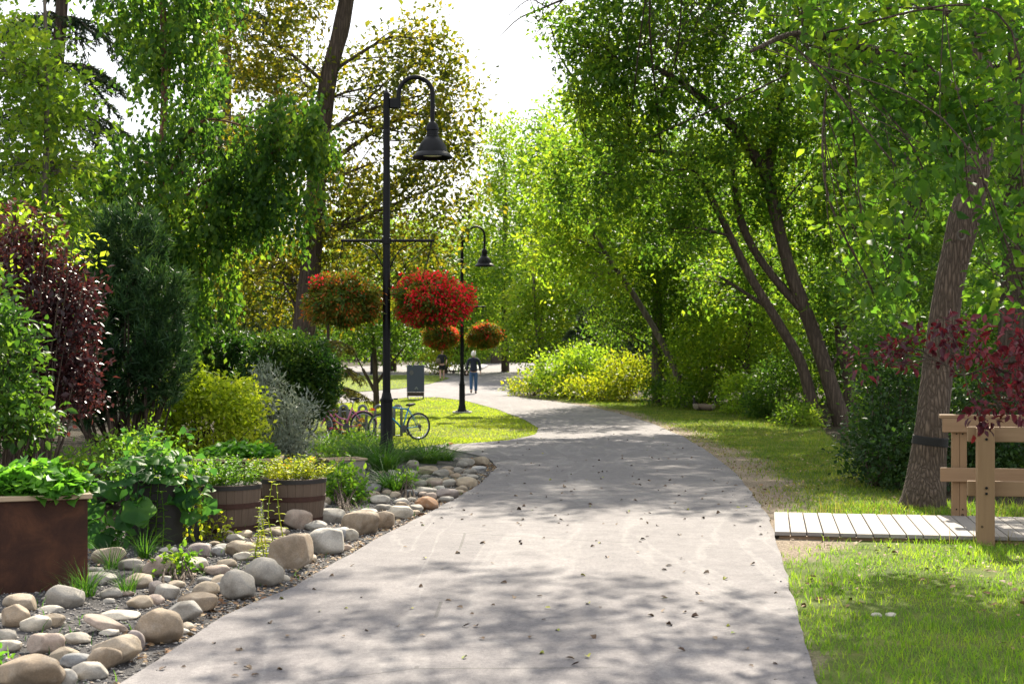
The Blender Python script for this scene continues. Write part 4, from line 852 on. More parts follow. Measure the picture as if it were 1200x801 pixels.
rs = np.random.RandomState(5); sq = empty('squash_plant', o, 'squash plant with big round leaves trailing over the dark pot', 'plant'); lv = Leaves(); mb = MB()
SQ = [(158, 536, -.35, .11), (190, 534, -.3, .13), (140, 545, -.2, .1), (205, 545, -.3, .12), (160, 590, -.62, .15), (120, 620, -.5, .14), (135, 570, -.4, .13), (218, 575, -.35, .12), (228, 560, -.2, .1), (112, 590, -.35, .11), (180, 555, -.3, .12), (150, 560, -.5, .13), (200, 560, -.45, .11), (125, 548, -.1, .1), (240, 590, -.3, .09),
      (170, 545, 0, .12), (110, 565, -.2, .1), (145, 605, -.6, .1), (222, 600, -.35, .09), (175, 570, -.2, .13), (130, 635, -.5, .1), (100, 610, -.3, .12), (195, 525, .1, .1), (168, 528, .2, .1), (215, 535, .15, .09)]
for px, py, dy, R in SQ:
    p = np.array(P(px, py, o.y + dy)) - np.array(o); up = p[2] > .52
    N = np.array([rs.normal(0, .35), -.35 if up else -1.0, 1.0 if up else .45]); D = np.array([p[0] * .8 + rs.normal(0, .4), -.6, -.15 if up else -.8])
    round_leaf(lv, p, D, N, R, rs); s = np.array([rs.normal(0, .12), rs.normal(0, .12), .5]); b = spline([s, (s + p) / 2 + [0, 0, .12], p], 5); mb.tube(b, .006, 5, False)
n = 320; q = np.array(SQ)[rs.randint(0, len(SQ), n)]; pp = np.array([np.array(P(a + rs.normal(0, 12), b + rs.normal(0, 14), o.y + c + rs.normal(0, .08))) - np.array(o) for a, b, c, _ in q]); pp = pp[pp[:, 2] > .02]; n = len(pp)
lv.add(leaf_geo(pp, rs.normal(0, .7, (n, 3)) - [0, .2, .2], rs.normal(0, .5, (n, 3)) + [0, 0, .8], rs.uniform(.05, .12, n), rs.uniform(.04, .08, n), 'big', curl=.3))
link('foliage', np_mesh('foliage', np.concatenate(lv.V), [np.concatenate(f) for f in lv.F.values()]), M_squash, sq); mb.build('stem', M_squash, sq)
# vine hanging down the right of the pot
rs = np.random.RandomState(6); rt = empty('trailing_vine', o, 'thin pale green vine hanging down the side of the dark pot', 'plant'); lv = Leaves(); mb = MB()
for k in range(5):
    a = P(212 + k * 4, 560, o.y - .2) - o; b = P(218 + k * 4 + rs.normal(0, 3), 600 + rs.uniform(0, 40), o.y - .32) - o; c = spline([a, (a + b) / 2 + Vector((.04, -.05, .03)), b], 8); mb.tube(c, .003, 4, False)
    m = len(c) * 2; p = np.repeat(c, 2, 0); lv.add(leaf_geo(p, rs.normal(0, .8, (m, 3)) - [0, 0, .5], rs.normal(0, .5, (m, 3)) + [0, -.5, .7], rs.uniform(.03, .07, m), rs.uniform(.015, .035, m), 'big'))
link('foliage', np_mesh('foliage', np.concatenate(lv.V), [np.concatenate(f) for f in lv.F.values()]), M_yherb, rt); mb.build('stem', M_yherb, rt)
# old wooden bed edge and concrete footing
o = W(402, 558); r = empty('wooden_planter', o, 'low weathered wooden planter half hidden behind the leafy plant', 'planter', rz=.5)
mb = MB()
for sx, sy, ww, dd in ((0, -1, .5, .03), (0, 1, .5, .03), (-1, 0, .03, .3), (1, 0, .03, .3)): mb.box((sx * .235, sy * .165, .1), (ww, dd, .24), bev=.004)
mb.build('plank_wall', M_deck, r); mb = MB()
for sx, sy, ww, dd in ((0, -1, .56, .06), (0, 1, .56, .06), (-1, 0, .06, .27), (1, 0, .06, .27)): mb.box((sx * .25, sy * .167, .235), (ww, dd, .026), bev=.004)
mb.build('rim', M_rim, r)
# dark rock behind the planters
def rock_mesh(name, dims, seed, sq=2.3, amp=.22, sub=4, rz=0, tilt=(0, 0), flat=.0):
    bm = bmesh.new(); bmesh.ops.create_icosphere(bm, subdivisions=sub, radius=1); V = np.array([v.co[:] for v in bm.verts])
    d = V / (np.sum(np.abs(V) ** sq, 1, keepdims=True) ** (1 / sq))
    n = (fbm(V * 1.1 + seed * 7.1, seed, 2) - .5) * 2 * amp + (fbm(V * 3.2 + seed, seed + 5, 4) - .5) * amp * .6
    d = d * (1 + n)[:, None]
    # a few worn facets
    rs = np.random.RandomState(seed)
    for k in range(7):
        u = nrm(rs.normal(size=(1, 3)))[0]; h = rs.uniform(.7, .95); e = d @ u - h; d = d - np.outer(np.clip(e, 0, None) * .88, u)
    d = d / np.abs(d).max(0)
    d = d * np.array(dims) / 2; R = np.array(Matrix.Rotation(rz, 3, 'Z') @ Matrix.Rotation(tilt[0], 3, 'X') @ Matrix.Rotation(tilt[1], 3, 'Y')); d = d @ R.T
    for v, c in zip(bm.verts, d): v.co = c
    me = bpy.data.meshes.new(name); bm.to_mesh(me); bm.free(); return me, d
me, d = rock_mesh('rock', (.62, .5, .6), 71, 2.6, .3); r = link('dark_rock', me, M_rock, None, True); c = W(122, 592); r.location = (c.x, c.y, c.z + .3); tag(r, 'dark craggy rock in the shade behind the lettuce planter', 'rock')
me, d = rock_mesh('rock', (.9, .6, .45), 72, 2.4, .3); r = link('dark_rock', me, M_rock, None, True); c = W(70, 585); r.location = (c.x, c.y, c.z + .2); tag(r, 'brown rock lying in shade left of the craggy one, under the pine', 'rock')
# ------------------------------------------------------------------ stones
TAN, BRN, GRY, LGT, BLU, PNK, MAV, ORG, PAL = (.32, .26, .19), (.24, .185, .13), (.25, .23, .2), (.36, .335, .295), (.225, .225, .225), (.34, .265, .215), (.24, .2, .185), (.32, .17, .085), (.41, .37, .305)
G1, G2, G3, G4 = 'cobbles between the planters and the path', 'cobbles in front of the grass clumps', 'cobbles by the barrels', 'cobbles along the path edge'
s_ = 'small '
ST = [  # px, bottom py, width px, height px, colour, tilt, squareness, label or group
 (75, 714, 48, 33, GRY, 0, 2.4, 'grey rounded boulder standing alone in front of the lettuce planter'),
 (25, 720, 46, 25, TAN, -.1, 2.2, 'long tan stone lying behind the brownish one left of the grey boulder'),
 (17, 737, 37, 30, BRN, 0, 2.1, 'brownish egg shaped stone left of the grey boulder, leaning on the long tan one'),
 (43, 742, 41, 24, PAL, .15, 2.2, 'pale beige stone just below the grey boulder'),
 (61, 737, 30, 18, TAN, 0, 2.6, 'small blocky tan stone tucked behind the pale beige one below the grey boulder'),
 (60, 720, 32, 10, LGT, 0, 2.2, 'flat light grey slab right at the foot of the grey boulder'),
 (7, 756, 26, 20, GRY, 0, 2.2, 'rounded grey brown stone half out of the frame above the long pale one'),
 (6, 767, 40, 17, PAL, .1, 2.2, 'long pale stone at the picture edge above the largest bottom boulder'),
 (55, 769, 49, 29, PNK, .1, 2.4, 'pinkish tan wide stone in the middle of the lower stone pile'),
 (91, 757, 37, 16, PAL, 0, 2.5, 'cream rough stone behind the pinkish tan wide one'),
 (77, 776, 40, 20, TAN, 0, 2.2, 'tan stone squeezed between the pinkish wide one and the bluish one'),
 (91, 786, 47, 21, BLU, -.1, 2.2, 'bluish grey smooth stone in the lower stone pile'),
 (105, 799, 47, 24, GRY, 0, 2.2, 'grey brown domed stone nearest the bottom edge of the path'),
 (122, 788, 45, 33, BRN, .3, 2.2, 'dark grey brown slanting stone right of the bluish one'),
 (137, 782, 62, 37, TAN, .15, 2.3, 'big smooth tan stone leaning on the dark slanting one'),
 (156, 765, 29, 29, MAV, 0, 2.1, 'mauve grey upright stone behind the big smooth tan one'),
 (186, 758, 58, 49, BRN, 0, 2.3, 'biggest brown boulder of the lower pile right on the edge of the path'),
 (124, 745, 58, 18, PNK, -.28, 2.1, 'long pink stone tilted up towards the brown boulder'),
 (141, 728, 48, 13, PAL, 0, 2.2, 'flat beige stone behind the long pink one'),
 (129, 747, 27, 10, LGT, 0, 2.2, G1), (164, 715, 33, 18, TAN, 0, 2.2, 'tan rounded stone behind the biggest brown boulder'), (181, 710, 25, 15, PNK, 0, 2.2, G1),
 (216, 731, 54, 27, LGT, .2, 2.6, 'light grey wedge shaped stone right of the biggest brown boulder'),
 (196, 703, 31, 20, GRY, 0, 2.1, 'smooth grey oval stone beside the leafy sprig'),
 (183, 698, 21, 19, MAV, 0, 2.2, 'small dark purple grey stone behind the smooth grey oval'),
 (162, 691, 43, 18, TAN, 0, 2.3, 'light brown long stone behind the two grass tufts'), (110, 687, 57, 17, LGT, 0, 2.3, 'long light grey stone beside the corner of the lettuce planter'), (131, 703, 28, 16, GRY, 0, 2.2, G1),
 (36, 812, 90, 44, BRN, .1, 2.4, 'large brown boulder cut by the bottom edge of the picture'), (78, 806, 26, 24, LGT, 0, 2.2, 'whitish stone against the right side of the bottom boulder'),
 (29, 691, 27, 8, GRY, 0, 2.2, 'flat grey stone by the foot of the lettuce planter'), (-2, 693, 20, 20, GRY, 0, 2.2, 'grey stone at the picture edge against the lettuce planter'), (128, 708, 16, 8, LGT, 0, 2.2, G1),
 (343, 669, 58, 47, BRN, 0, 4.2, 'square brown block of stone with flat faces at the path edge'),
 (383, 651, 56, 37, LGT, 0, 2.0, 'light grey pointed stone right behind the square brown block'),
 (309, 689, 49, 39, GRY, .15, 2.3, 'smooth grey boulder left of the square brown block'),
 (278, 705, 45, 39, GRY, -.2, 2.2, 'grey tan egg shaped boulder leaning on the smooth grey boulder'),
 (232, 720, 50, 28, BRN, .1, 2.4, 'tan brown long stone between the egg shaped boulder and the pale wedge'),
 (242, 700, 36, 19, TAN, .1, 2.2, G4), (260, 689, 27, 16, TAN, 0, 2.2, G4), (241, 685, 22, 10, LGT, 0, 2.2, G4), (258, 693, 14, 12, BLU, 0, 2.2, G4), (255, 675, 36, 14, PNK, 0, 2.3, 'pinkish cream flat stone behind the smooth grey boulder'),
 (232, 657, 31, 22, MAV, 0, 2.2, 'mauve rounded stone in front of the barrel with light green herbs'), (256, 653, 19, 14, BLU, 0, 2.2, 'small blue grey stone beside the mauve one'), (282, 653, 38, 21, TAN, -.1, 2.3, 'tan lumpy stone by the tall stalks'),
 (276, 637, 23, 13, GRY, 0, 2.2, G3), (285, 659, 25, 13, PAL, 0, 2.3, 'pale speckled stone at the foot of the tall stalks'), (324, 629, 33, 11, TAN, 0, 2.2, G3), (351, 622, 38, 28, PNK, -.1, 2.3, 'pinkish tan pointed stone in front of the yellow green barrel'),
 (371, 623, 30, 14, LGT, 0, 2.2, G3), (396, 635, 30, 19, BLU, .1, 2.2, 'bluish grey stone behind the light grey pointed one'), (411, 635, 21, 17, PAL, 0, 2.2, 'small pale tan stone tucked under the wide brown boulder'),
 (389, 614, 34, 21, LGT, 0, 2.6, 'rough whitish stone right of the yellow green barrel'), (423, 628, 50, 34, BRN, .05, 2.5, 'wide brown boulder at the path edge, middle of the border'), (451, 621, 27, 25, BRN, .1, 2.3, 'grey brown stone joined to the right of the wide brown boulder'),
 (470, 609, 31, 19, PAL, 0, 2.3, 'pale stone with a hollow just past the wide brown boulder'), (449, 599, 22, 9, GRY, 0, 2.2, G2), (487, 602, 20, 12, GRY, 0, 2.2, G2), (500, 599, 30, 20, ORG, 0, 2.2, 'rusty orange brown stone, the only one of that colour'),
 (522, 590, 21, 8, LGT, 0, 2.3, 'small flat whitish stone right of the orange one'), (525, 585, 29, 14, MAV, 0, 2.6, 'dark brown angular stone behind the flat whitish one'), (499, 581, 27, 12, GRY, 0, 2.2, G2), (516, 577, 16, 9, LGT, 0, 2.2, G2), (509, 571, 24, 13, PNK, 0, 2.2, G2),
 (526, 571, 22, 11, GRY, 0, 2.2, G2), (547, 572, 26, 15, TAN, 0, 2.2, 'tan rounded stone at the path edge above the angular brown one'), (493, 571, 16, 10, GRY, 0, 2.2, G2), (500, 557, 29, 13, TAN, 0, 2.2, 'tan oval stone in front of the right grass clump'), (517, 559, 21, 11, GRY, 0, 2.2, G2),
 (524, 555, 19, 10, TAN, 0, 2.2, G2), (536, 555, 15, 9, GRY, 0, 2.2, G2), (551, 557, 17, 9, GRY, 0, 2.2, G2), (564, 546, 22, 13, TAN, 0, 2.2, 'grey tan rounded stone at the far end of the stone border'), (546, 547, 22, 12, GRY, 0, 2.2, 'grey oval stone next to the far end stone'),
 (561, 553, 20, 8, BLU, 0, 2.2, G2), (484, 548, 16, 10, GRY, 0, 2.2, G2), (436, 578, 23, 12, BLU, .2, 2.2, 'blue grey slanting stone by the leafy plant'), (451, 573, 21, 10, BLU, 0, 2.2, G2), (446, 591, 27, 12, LGT, 0, 2.2, 'light grey oval stone below the blue grey slanting one'),
 (454, 580, 14, 8, TAN, 0, 2.2, G2), (463, 584, 16, 10, TAN, 0, 2.2, G2), (534, 561, 15, 8, BRN, 0, 2.2, G2), (541, 548, 15, 9, GRY, 0, 2.2, G2), (505, 585, 19, 9, PNK, 0, 2.2, G2), (383, 592, 11, 11, TAN, 0, 2.2, 'small tan stone wedged beside the yellow green barrel'),
 (127, 663, 43, 23, TAN, 0, 2.3, 'tan stone at the foot of the dark squash pot'), (152, 669, 33, 15, GRY, 0, 2.2, G1), (188, 677, 44, 28, PNK, .1, 2.3, 'rounded pinkish beige boulder in front of the dark pot'), (224, 673, 40, 21, PAL, 0, 2.3, 'cream stone right of the rounded pinkish boulder'),
 (198, 649, 25, 9, LGT, 0, 2.2, G3), (112, 673, 22, 9, LGT, 0, 2.2, G1), (95, 700, 24, 9, TAN, 0, 2.2, G1), (148, 700, 20, 9, PNK, 0, 2.2, G1), (207, 690, 22, 10, TAN, 0, 2.2, G1), (300, 655, 20, 9, GRY, 0, 2.2, G3), (312, 640, 22, 10, TAN, 0, 2.2, G3),
 (405, 610, 18, 9, GRY, 0, 2.2, G2), (432, 604, 22, 9, LGT, 0, 2.2, G2), (428, 590, 18, 8, GRY, 0, 2.2, G2), (470, 592, 18, 9, LGT, 0, 2.2, G2), (481, 582, 18, 9, BLU, 0, 2.2, G2), (478, 562, 20, 9, GRY, 0, 2.2, G2), (553, 563, 16, 8, GRY, 0, 2.2, G2), (538, 580, 14, 7, TAN, 0, 2.2, G2), (512, 566, 14, 7, LGT, 0, 2.2, G2)]
GL = {G1: 'small smooth cobble among the bigger stones below the planters', G2: 'small rounded cobble in the stone bed below the grass clumps', G3: 'small cobble on the gravel near the barrels', G4: 'small cobble behind the egg shaped boulder'}
rs = np.random.RandomState(3)
for i, (px, pb, w, h, col, tilt, sq, lab) in enumerate(ST):
    g = W(px, pb); Y = g.y; wm = w * Y / F; hm = max(h * Y / F * 1.02, .05); dm = wm * rs.uniform(.62, .85)
    me, d = rock_mesh('stone', (wm * .98, dm, hm * .98), 200 + i, sq, .2 if sq < 3 else .08, 4 if w > 18 else 3, rs.normal(0, .12), (rs.normal(0, .08), -tilt))
    s = 'boulder' if lab not in GL and 'boulder' in lab else 'river_stone'
    o = link(s, me, M_stone, None, True); zmin = d[:, 2].min(); y = Y + dm * .42
    o.location = (g.x * y / Y, y, gz(g.x, y) - zmin - hm * .09); v = rs.uniform(.88, 1.12); o.color = (*[c * v for c in col], 1)
    if lab in GL: tag(o, GL[lab], 'stone', lab)
    else: tag(o, lab, 'boulder' if s == 'boulder' else 'stone', 'stones of the border along the path')
STXY = np.array([[*o.location[:2], max(o.dimensions[0], o.dimensions[1]) / 2] for o in COL.objects if o.name.startswith(('boulder', 'river_stone'))])
rs = np.random.RandomState(31); xs, ys = scatter_in(BED, 9000, rs, lambda x, y: (y > 8) & (y < 20)); pd = poly_dist(xs, ys, PATH); nf = 0; occ = [tuple(a) for a in STXY]
for x, y, d in zip(xs, ys, pd):
    if d < .12 or d > 1.5 or nf >= 90: continue
    R = rs.uniform(.045, .1)
    if any((x - a) ** 2 + (y - b) ** 2 < (R + c * .86) ** 2 for a, b, c in occ): continue
    if (x / y) * F + CX > 600: continue
    occ.append((x, y, R)); nf += 1; me, dd = rock_mesh('stone', (2 * R, 2 * R * rs.uniform(.6, .9), R * rs.uniform(.8, 1.25)), 700 + nf, 2.3, .2, 3, rs.uniform(0, 3), (rs.normal(0, .1), rs.normal(0, .1)))
    o = link('cobble', me, M_stone, None, True); o.location = (x, y, gz(x, y) + R * .32); c = [TAN, GRY, LGT, PNK, BRN, PAL, BLU, GRY, TAN][rs.randint(9)]; o.color = (*c, 1)
    tag(o, 'little cobble wedged into a gap between larger border stones', 'stone', 'cobbles filling the gaps of the stone border')
# two pale stones in the right hand grass
for px, lab in ((1027, 'left one of two white pebbles lying in the grass'), (1044, 'right one of two white pebbles lying in the grass')):
    g = W(px, 723); me, d = rock_mesh('stone', (.075, .06, .035), px, 2.2, .1, 3); o = link('white_pebble', me, M_stone, None, True); o.location = (g.x, g.y, g.z + .012); o.color = (.36, .33, .28, 1); tag(o, lab, 'stone', 'white pebbles in the grass')
# gravel and bark chips
def bits(name, poly, n, size, mat, seed, label, keep=None, lift=.008, flat=.5):
    rs = np.random.RandomState(seed); x, y = scatter_in(poly, n, rs, keep); n = len(x); z = T(x, y) + lift
    base = np.array([[1, 0, 0], [-.5, .87, 0], [-.5, -.87, 0], [0, 0, .9], [0, 0, -.6]], float); tri = np.array([[0, 1, 3], [1, 2, 3], [2, 0, 3], [1, 0, 4], [2, 1, 4], [0, 2, 4]])
    s = size * rs.uniform(.5, 1.5, n); sq = rs.uniform(.6, 1.3, (n, 1, 3)); sq[:, :, 2] *= flat; a = rs.uniform(0, 6.3, n); b = base[None] * sq * s[:, None, None]
    b = b + rs.normal(0, .15, b.shape) * s[:, None, None]
    X = b[..., 0] * np.cos(a)[:, None] - b[..., 1] * np.sin(a)[:, None]; Yv = b[..., 0] * np.sin(a)[:, None] + b[..., 1] * np.cos(a)[:, None]
    V = np.stack([X + x[:, None], Yv + y[:, None], b[..., 2] + (z + s * .25)[:, None]], -1).reshape(-1, 3)
    o = link(name, np_mesh(name, V, [(np.arange(n)[:, None, None] * 5 + tri[None]).reshape(-1, 3)]), mat); return tag(o, label, None, None, 'stuff')
near = lambda x, y: (y < 21)
bits('gravel', BED, 60000, .014, M_pebble, 8, 'fine grey gravel covering the bed round the stones', near)
edge = lambda x, y: (poly_dist(x, y, PATH) < .45) & (y < 24) & (vnoise(np.stack([x * 2, y * 2, x * 0], 1), 4) > .3)
def flakes(name, poly, n, size, mat, seed, label, keep=None, lift=.012, up=.35):
    rs = np.random.RandomState(seed); x, y = scatter_in(poly, n, rs, keep); n = len(x); a = rs.uniform(0, 6.3, n)
    Pb = np.stack([x, y, T(x, y) + lift + rs.uniform(0, .012, n)], 1); D = np.stack([np.cos(a), np.sin(a), rs.normal(0, up * .6, n)], 1); N = rs.normal(0, up, (n, 3)) + [0, 0, 1]; s = size * rs.uniform(.5, 1.4, n)
    V, Fc = leaf_geo(Pb, D, N, s, s * rs.uniform(.35, .7, n), 'big', fold=.12, curl=.25)
    return tag(link(name, np_mesh(name, V, Fc), mat), label, None, None, 'stuff')
flakes('leaf_litter', BED, 34000, .045, M_litter, 9, 'dry fallen leaves gathered along the stone border', edge)
flakes('bark_mulch', BED, 26000, .03, M_litter, 10, 'brown bark chips between the stones', lambda x, y: (y < 19) & (vnoise(np.stack([x * 1.3, y * 1.3, x * 0], 1), 14) > .58))
flakes('verge_litter', VERGE, 9000, .05, M_litter, 19, 'dry fallen leaves scattered over the grass verge', lambda x, y: (y < 45) & (vnoise(np.stack([x * .9, y * .9, x * 0], 1), 24) > .42), lift=.025)
bits('path_grit', PATH, 60000, .008, M_pebble, 18, 'loose grit along the edges of the asphalt', lambda x, y: (y < 26) & (poly_dist(x, y, PATH) < .3 * vnoise(np.stack([x, y, x * 0], 1), 2) ** 1.5 + .03), lift=.03)
# single leaves on the path
rs = np.random.RandomState(12); protos = []
for k in range(4):
    lv = Leaves(); V, Fc = leaf_geo(np.array([[-.5, 0, .0]]), np.array([[1., 0, 0.1]]), np.array([[.1 * k, .2, 1.]]), np.array([1.]), np.array([.55 + .08 * k]), 'big', fold=.18 + .06 * k, curl=-.1 + .16 * k); protos.append(np_mesh('fallen_leaf', V, Fc))
n = 0; first = {}
while n < 260:
    px = rs.uniform(180, 930); py = 500 + 300 * rs.uniform(0, 1) ** 1.7
    if rs.uniform() < .55: py = rs.uniform(505, 620)
    g = W(px, py)
    if not inside(np.array([g.x]), np.array([g.y]), PATH)[0]: continue
    if poly_dist(np.array([g.x]), np.array([g.y]), PATH)[0] < .1: continue
    fresh = rs.uniform() < .13; key = (rs.randint(4), fresh)
    if key not in first:
        me = protos[key[0]].copy(); o = link('fallen_leaf', me, M_fresh if fresh else M_dead); first[key] = o
    else: o = first[key].copy(); COL.objects.link(o)
    s = rs.uniform(.03, .058); o.scale = (s, s, s * rs.uniform(.7, 1.6)); o.rotation_euler = (rs.normal(0, .15), rs.normal(0, .15), rs.uniform(0, 6.3)); o.location = (g.x, g.y, g.z + .03 + s * .1)
    tag(o, 'yellow green fallen leaf lying on the grey asphalt path' if fresh else 'small curled brown leaf lying on the grey asphalt path', 'leaf', 'fresh leaves fallen on the path' if fresh else 'brown leaves fallen on the path'); n += 1

# ------------------------------------------------------------------ grasses
GC = [(450, 552, .5, 330, 'arching grass clump in front of the lamp post base', 0), (425, 540, .42, 260, 'grass clump left of the lamp post by the bicycles', 0), (500, 543, .44, 320, 'bushy grass clump right of the lamp post at the end of the stones', 0), (478, 540, .36, 200, 'short grass clump between the lamp post and the bushy one', 0), (395, 530, .4, 200, 'yellowish grass clump near the grey planter', 0), (462, 575, .36, 240, 'grass clump spilling over the cobbles', 0), (520, 540, .34, 200, 'outermost grass clump beside the path', 0)]
for i, (px, py, h, n, lab, _) in enumerate(GC): grass_tuft('grass_clump', lab, 'plant', px, py, n, h * 1.35, .4, .014, M_lily, 300 + i, lean=2.2, rad=.15, group='long leaved grass clumps round the lamp post')
for i, (px, py, h, n, lab) in enumerate([(148, 698, .26, 70, 'grass tuft between the stones right of the grey boulder'), (100, 700, .3, 80, 'grass tuft growing beside the grey boulder'), (170, 655, .32, 90, 'grass tuft at the foot of the dark pot'), (88, 705, .24, 50, 'thin grass tuft against the lettuce planter'), (130, 668, .3, 50, 'sparse grass tuft left of the dark pot')]):
    grass_tuft('grass_tuft', lab, 'plant', px, py, n, h, .3, .007, M_lily, 320 + i, lean=.9, rad=.06, group='grass tufts among the stones')
def stalk_plant(name, label, spots, seed, mat, L=.09, group=None, seg=9):
    rs = np.random.RandomState(seed); g0 = W(*spots[0][:2]); root = empty(name, g0, label, 'plant', group); mb = MB(); lv = Leaves()
    for px, pb, pt in spots:
        g = W(px, pb) - g0; h = (pb - pt) * (g0.y) / F; mb = MB(); e = g + Vector((rs.normal(0, .04), rs.normal(0, .03), h)); c = spline([g, (g + e) / 2 + Vector((rs.normal(0, .02), 0, 0)), e], 6); mb.tube(c, list(np.linspace(.006, .003, len(c))), 5, False).build('stem', mat, root)
        for k in range(seg):
            t = .12 + .88 * k / (seg - 1); i = min(int(t * (len(c) - 1)), len(c) - 2); p = c[i] + (c[i + 1] - c[i]) * (t * (len(c) - 1) - i); a = (k % 2) * PI / 2 + rs.normal(0, .2)
            m = 2 if t < .97 else 6; aa = a + np.arange(m) * 2 * PI / m; sz = L * (1 - .45 * t) * rs.uniform(.8, 1.2, m); D = np.stack([np.cos(aa), np.sin(aa), np.full(m, .25 + .4 * (t > .9))], 1)
            lv.add(leaf_geo(np.tile(p, (m, 1)), D, np.tile([0, 0, 1.], (m, 1)), sz, sz * .36, 'big', curl=.35))
    link('foliage', np_mesh('foliage', np.concatenate(lv.V), [np.concatenate(f) for f in lv.F.values()]), mat, root); return root
stalk_plant('milkweed', 'tall leafy stalks in front of the dark pot', [(172, 640, 545), (182, 640, 560), (190, 642, 578)], 1, M_herb)
stalk_plant('milkweed', 'tall pale green stalks between the barrels and the boulders', [(321, 640, 565), (305, 645, 588), (335, 645, 570), (313, 655, 600), (298, 655, 610), (308, 662, 625), (300, 664, 632)], 2, M_yherb, .07)
bush('leafy_sprig', 'small bright leafy sprig growing over the grey oval stone', 'plant', [(212, 668, 22, 20, 10.9, .12), (205, 655, 12, 10, 10.9, .08)], M_herb, (.045, .026), 3, 8, .07, .3, .1, seed=34, base=W(212, 692), style='big')
bush('lettuce_seedling', 'bright seedling leaves at the bottom corner of the picture', 'plant', [(5, 775, 18, 14, 7.7, .08)], M_kale, (.05, .04), 3, 8, .05, .3, .1, seed=35, base=W(5, 795), style='big')
bush('clover_sprig', 'low sprig with yellow green leaves on the gravel by the barrel', 'plant', [(255, 620, 26, 10, 13, .12)], M_yherb, (.045, .026), 1.6, 8, .07, .3, .1, seed=36, base=W(250, 636), style='big')
# flowers by the bicycles
rs = np.random.RandomState(40)
for i, (px, py, m, lab) in enumerate([(423, 492, M_yellowp, 'orange yellow flower in front of the pink bicycle wheel'), (419, 500, M_yellowp, 'lower yellow flower by the pink bicycle'), (393, 497, M_orange, 'orange flower left of the pink bicycle'), (388, 503, M_pinkp, 'pink flower spray near the round hedge'), (399, 503, M_pinkp, 'rose coloured flower by the pink bicycle frame'), (383, 512, M_whitep, 'single white flower above the grass'), (437, 480, M_red, 'red flower between the two bicycles'), (525, 520, M_orange, 'small orange flower at the lawn corner'), (404, 508, M_orange, 'salmon flower low in front of the pink bicycle')]):
    Y = 29.5 if px < 500 else 28.5; p = P(px, py, Y); g = gz(p.x, p.y); r = empty('garden_flower', (p.x, p.y, g), lab, 'flower', 'flowers near the bicycles'); h = p.z - g
    for k in range(3): add_blossom(r, np.array([rs.normal(0, .03), rs.normal(0, .03), h + rs.normal(0, .02)]), .055, m, rs, 10)
    MB().tube([(0, 0, 0), (.01, 0, h * .5), (0, 0, h)], .005, 4).build('stem', M_lily, r)
    n = 14; z = rs.uniform(.05, .8, n) * h; a = rs.uniform(0, 6.3, n); V, Fc = leaf_geo(np.stack([z * 0, z * 0, z], 1), np.stack([np.cos(a), np.sin(a), a * 0 + .5], 1), np.tile([0, 0, 1.], (n, 1)), np.full(n, .12), np.full(n, .035), 'quad'); link('foliage', np_mesh('foliage', V, Fc), M_lily, r)
def lawn_grass(name, poly, n, h, w, mats, seed, label, keep=None, lean=.8, hvar=None):
    rs = np.random.RandomState(seed); x, y = scatter_in(poly, n, rs, keep); hh = h * rs.uniform(.5, 1.3, len(x))
    if hvar is not None: hh *= hvar(x, y)
    V, Fc = blades_geo(x, y, T(x, y) - .005, hh, np.full(len(x), w), rs, lean, 2)
    return tag(link(name, np_mesh(name, V, Fc), mats), label, None, None, 'stuff')
fn = lambda x, y, f, s: fbm(np.stack([x * f, y * f, x * 0], 1), s)
rsk = np.random.RandomState(500)
BR_Y = lambda x: 13.05 - (x - 2.41) * .18
near_keep = lambda x, y: (y < 16) & (fn(x, y, 1.9, 41) < .68 + .08 * rsk.normal(0, 1, len(x))) & (rsk.uniform(0, 1, len(x)) > wear_fn(x, y) * 1.0) & (x < 6.5) & ~((y > BR_Y(x) - .02) & (y < BR_Y(x) + 1.72))
lawn_grass('lawn_grass', VERGE, 520000, .075, .0075, M_lawn2, 51, 'short green grass of the right hand lawn', near_keep, hvar=lambda x, y: .5 + 1.0 * fn(x, y, 1.4, 3))
lawn_grass('dry_grass', VERGE, 90000, .055, .006, M_straw, 52, 'dry straw coloured grass mixed into the right hand lawn', lambda x, y: near_keep(x, y) & (fn(x, y, 1.1, 8) > .45), lean=1.4)
lawn_grass('verge_grass', VERGE, 260000, .07, .013, M_grass, 53, 'green grass along the shaded verge', lambda x, y: (y >= 14.6) & (y < 58) & (rsk.uniform(0, 1, len(x)) > wear_fn(x, y) * .95) & (x < 13) & ~((y > BR_Y(x) - .02) & (y < BR_Y(x) + 1.72)))
lawn_grass('verge_straw', VERGE, 50000, .06, .011, M_straw, 54, 'dry grass along the shaded verge', lambda x, y: (y >= 14.6) & (y < 50) & (x < 13) & (fn(x, y, .8, 18) > .47) & ~((y > BR_Y(x) - .02) & (y < BR_Y(x) + 1.72)), lean=1.4)
lawn_grass('tall_grass', VERGE, 60000, .24, .007, M_straw, 55, 'taller seeding grass round the footbridge posts', lambda x, y: (x > 3.2) & (x < 7) & ((np.abs(y - BR_Y(x) + .1) < .1) & (x > 3.9) | (np.abs(y - BR_Y(x) - 1.95) < .22)), lean=.5)
lawn_grass('wild_grass', VERGE, 40000, .2, .01, M_grass, 56, 'longer wild grass at the foot of the shrubs', lambda x, y: (poly_dist(x, y, PATH) > 2.3) & (y > 15) & (y < 40) & (fn(x, y, .7, 28) > .47) & (x < 12), lean=.6)
lawn_grass('island_grass', ISL, 200000, .055, .016, M_lawn, 57, 'bright mown grass of the lawn island', lambda x, y: rsk.uniform(0, 1, len(x)) > wear_lawn(x, y) * 1.2)
lawn_grass('island_straw', ISL, 60000, .05, .015, M_straw, 58, 'dry patches in the lawn island', lambda x, y: fn(x, y, .35, 13) > .5, lean=1.2)
